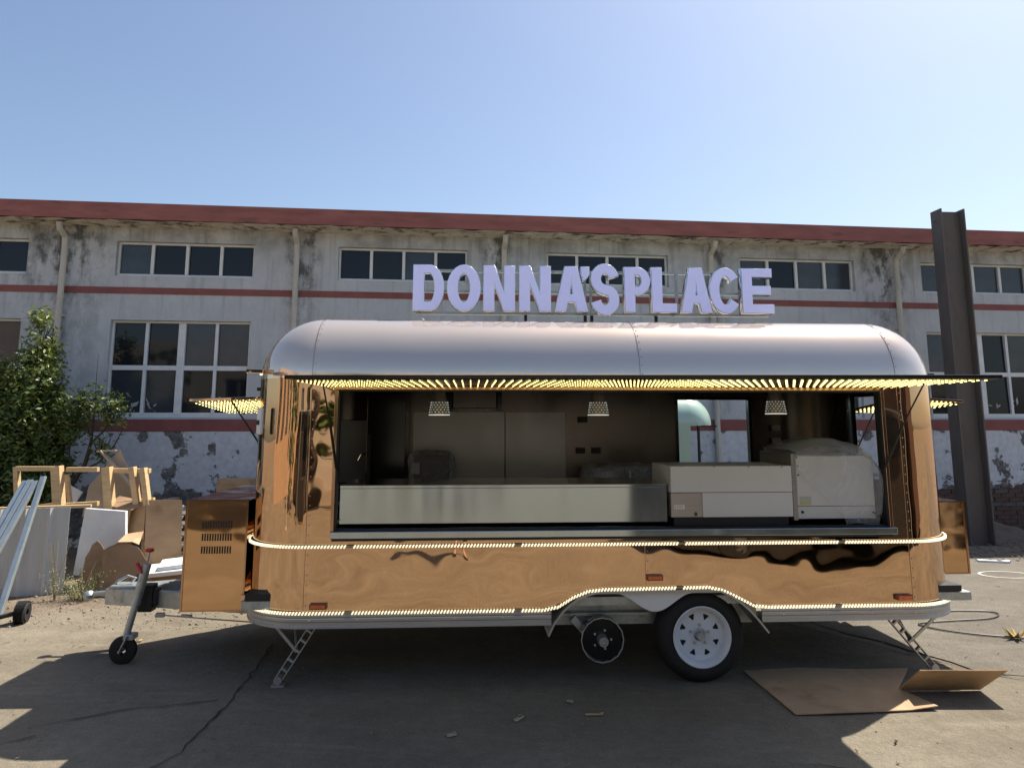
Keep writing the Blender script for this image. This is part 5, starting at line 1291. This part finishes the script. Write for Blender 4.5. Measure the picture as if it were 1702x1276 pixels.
for k in range(24): a.box(-1.2,-1.16 if k%2 else -1.2+.01,-3+k*.25,-2.75+k*.25,.1,2.5)
a.box(-1.16,1.2,-3,3,.1,2.55); a.build('body',mat('container_brown',(.10,.055,.04),.6,var=.2,scale=3),ct)
for k,(x,y,h_,lab) in enumerate([(-4.4,-1.2,2.6,'tall grey steel post added left of the photographer, there only for its reflection'),(-6.3,.2,3.4,'tallest pale steel post added at the left, there only for its reflection'),(6.9,.6,3.0,'pale square post beside the brown container, seen only as a reflection')]):  # both left posts are added to break up the corner reflections
    a=MB(); a.box(-.05,.05,-.05,.05,0,h_); a.box(-.12,.12,-.12,.12,0,.02); tag(a.build('steel_post',M['galv'] if k==0 else M['pipe'],None,loc=(x,y,0)),lab,'post','steel posts around the yard')
for k,(x,y,sz,lab) in enumerate([(-3.6,-1.8,(.9,.6,.9),'added dark crate nearest the photographer, there only for its reflection'),(-4.9,-2.6,(1.0,.8,1.4),'added taller dark crate behind the first, there only for its reflection')]):  # unseen crates added to put dark shapes into the left corner reflections
    cr_=thing('reflection_crate',lab,'crate',(x,y,0),.2*k,'dark crates added for the reflections'); MB().box(-sz[0]/2,sz[0]/2,-sz[1]/2,sz[1]/2,.1,sz[2]).build('panel_box',mat('crate_dark%d'%k,(.035,.03,.028),.5),cr_,bevel=.01)
    for xx in (-.35,.0,.35): MB().box(xx-.05,xx+.05,-sz[1]/2-.02,sz[1]/2+.02,0,.098).build('skid',M['wood'],cr_)
rt=random.Random(12)
for k,(x,y) in enumerate([(9.5,-7),(13,-6),(12,-1),(-2.9,-5.2),(-8.0,-2.4)]):  # last two trees are added as dark shapes for the left-hand reflections
    tr_=thing('tree','tree','tree',(x,y,0),0,'trees behind the photographer'); tr_['label']=['broad dark tree nearest the black van, seen only as a reflection','broad dark tree farthest from the camera behind the black van, seen only as a reflection','broad dark tree to the right of the camera, seen only as a reflection','leafy tree added behind the photographer just left of centre to darken the reflections','leafy tree added in front of the tan shed to darken the reflections'][k]
    MB().tube([(0,0,0),(.1,0,1.2),(0,.1,2.4)],[.16,.12,.07],8).build('trunk',M['bark'],tr_,smooth=True)
    lf=MB(); leafcloud(lf,[(0,0,2.6,1.6,1.5,1.5,.05),(.6,.3,1.4,1.2,1.2,.9,.05)],2600,.13,rt); lf.build('crown',[M['leafA'],M['leafB']],tr_)['kind']='stuff'

# ------------------------------------------------------------------ the photographer (legs and feet mirrored in the panels)
person=thing('person','person in dark shorts and grey shirt holding up a phone, mirrored in the lower panel','person',(-.12,-.46,0))
M['skin']=mat('skin',(.52,.31,.21),.5,var=.05,scale=6); M['shirt']=mat('grey_shirt',(.16,.17,.19),.85,var=.08,scale=9); M['shorts']=mat('dark_shorts',(.03,.03,.04),.85); M['hair']=mat('dark_hair',(.02,.015,.012),.6)
def skinmesh(name,verts,edges,radii,m,parent,lv=2):
    me=bpy.data.meshes.new(name); me.from_pydata(verts,edges,[]); me.materials.append(m); o=bpy.data.objects.new(name,me); C.objects.link(o); o.parent=parent
    bm=bmesh.new(); bm.from_mesh(me); ly=bm.verts.layers.skin.verify(); bm.verts.ensure_lookup_table()
    for v_,r in zip(bm.verts,radii): v_[ly].radius=(r,r) if not isinstance(r,tuple) else r
    bm.verts[0][ly].use_root=True; bm.to_mesh(me); bm.free()
    s_=o.modifiers.new('skin','SKIN'); s_.use_smooth_shade=True; d=o.modifiers.new('sub','SUBSURF'); d.levels=lv; d.render_levels=lv
    return o
V=[(0,0,.93),(0,0,1.08),(0,0,1.25),(0,0,1.38),(0,.01,1.46),(0,.02,1.53),(0,.02,1.62),
   (-.09,0,.90),(-.11,.01,.50),(-.12,-.02,.10),(-.12,.08,.035),(-.12,.17,.025),
   (.09,0,.90),(.12,.01,.50),(.15,-.02,.10),(.16,.08,.035),(.17,.17,.025),
   (-.17,0,1.38),(-.26,.06,1.14),(-.13,.30,1.33),(-.06,.37,1.50),
   (.17,0,1.38),(.28,.06,1.14),(.22,.30,1.36),(.18,.39,1.55)]
Ed=[(0,1),(1,2),(2,3),(3,4),(4,5),(5,6),(0,7),(7,8),(8,9),(9,10),(10,11),(0,12),(12,13),(13,14),(14,15),(15,16),(3,17),(17,18),(18,19),(19,20),(3,21),(21,22),(22,23),(23,24)]
Rd=[.13,.12,.13,.12,.06,.055,.08,.085,.055,.036,.034,.024,.085,.055,.036,.034,.024,.06,.042,.032,.024,.06,.042,.032,.024]
body=skinmesh('body',V,Ed,Rd,M['skin'],person)
MB().ball((0,.03,1.60),.105,18,12,(.80,.95,1.15)).build('head',M['skin'],person,smooth=True)
h=MB(); h.ball((0,.0,1.64),.108,18,12,(.88,1.0,1.02)); h.build('hair',M['hair'],person,smooth=True)
fc=MB(); fc.ball((0,.135,1.59),.016,8,6,(.8,1,1.3)); fc.build('nose',M['skin'],person,smooth=True)
fc=MB(); fc.ball((-.033,.118,1.615),.010,8,6); fc.ball((.033,.118,1.615),.010,8,6); fc.build('eyes',M['black'],person,smooth=True)
MB().ball((0,.122,1.545),.018,8,6,(1.3,.5,.4)).build('mouth',mat('lips',(.35,.12,.10),.5),person,smooth=True)
MB().ball((-.088,.02,1.60),.026,8,6,(.4,.8,1.2)).ball((.088,.02,1.60),.026,8,6,(.4,.8,1.2)).build('ears',M['skin'],person,smooth=True)
s_=MB()
n=24
def ringtube(mb,rings,n=24):
    b=len(mb.v)
    for (cx,cy,cz,rx,ry) in rings:
        for k in range(n): t=2*math.pi*k/n; mb.v.append((cx+rx*math.cos(t),cy+ry*math.sin(t),cz))
    for i in range(len(rings)-1):
        for k in range(n): mb.f.append([b+i*n+k,b+i*n+(k+1)%n,b+(i+1)*n+(k+1)%n,b+(i+1)*n+k]); mb.mi.append(0)
ringtube(s_,[(0,0,.86,.175,.14),(0,0,1.0,.165,.135),(0,0,1.2,.175,.14),(0,0,1.36,.185,.13),(0,0,1.43,.14,.10),(0,.01,1.475,.07,.07)])
s_.tube([(-.15,0,1.385),(-.22,.03,1.25),(-.245,.05,1.18)],[.075,.062,.06],14,False); s_.tube([(.15,0,1.385),(.225,.03,1.25),(.26,.05,1.18)],[.075,.062,.06],14,False)
s_.build('shirt',M['shirt'],person,smooth=True)
s_=MB(); ringtube(s_,[(-.09,0,.52,.088,.092),(-.088,0,.70,.10,.105),(-.075,0,.86,.11,.125),(-.03,0,.93,.15,.14)]); ringtube(s_,[(.115,0,.52,.088,.092),(.10,0,.70,.10,.105),(.078,0,.86,.11,.125),(.03,0,.93,.15,.14)]); s_.build('shorts',M['shorts'],person,smooth=True)
s_=MB()
for (x,xt) in ((-.12,-.12),(.15,.17)): s_.tube([(x,-.05,.018),(x,.04,.016),(xt,.19,.014)],[.034,.042,.036],10)
s_.build('sandals',M['black'],person,smooth=True)
# hands: palm + five fingers each, closed on the phone
for sx,px_,pz_,nm in ((-1,-.06,1.52,'left'),(1,.18,1.57,'right')):
    hm=MB(); base=Vector((px_,.385,pz_)); tgt=Vector((sx*.055+.12,.425,1.665))
    hm.ball(tuple(base.lerp(tgt,.5)),.040,12,8,(.8,.5,1.15))
    for k in range(4):
        r0=base.lerp(tgt,.5)+Vector((sx*.020,.01,.030-k*.02)); hm.tube([r0,r0+Vector((sx*.012,.03,.02)),r0+Vector((-sx*.012,.045,.03)),r0+Vector((-sx*.035,.048,.03))],[.010,.009,.008,.006],8)
    r0=base.lerp(tgt,.5)+Vector((-sx*.018,-.01,.0)); hm.tube([r0,r0+Vector((-sx*.012,.0,.028)),r0+Vector((-sx*.018,.012,.052))],[.011,.010,.007],8)
    hm.build('hand',M['skin'],person,smooth=True,angle=180)
ph=MB().box(-.038,.038,-.016,-.008,-.078,.078); o=ph.build('phone',M['blackgloss'],None,bevel=.003,loc=(0,0,1.70)); tag(o,'slim black phone held upright by the person, seen only as a reflection','phone')
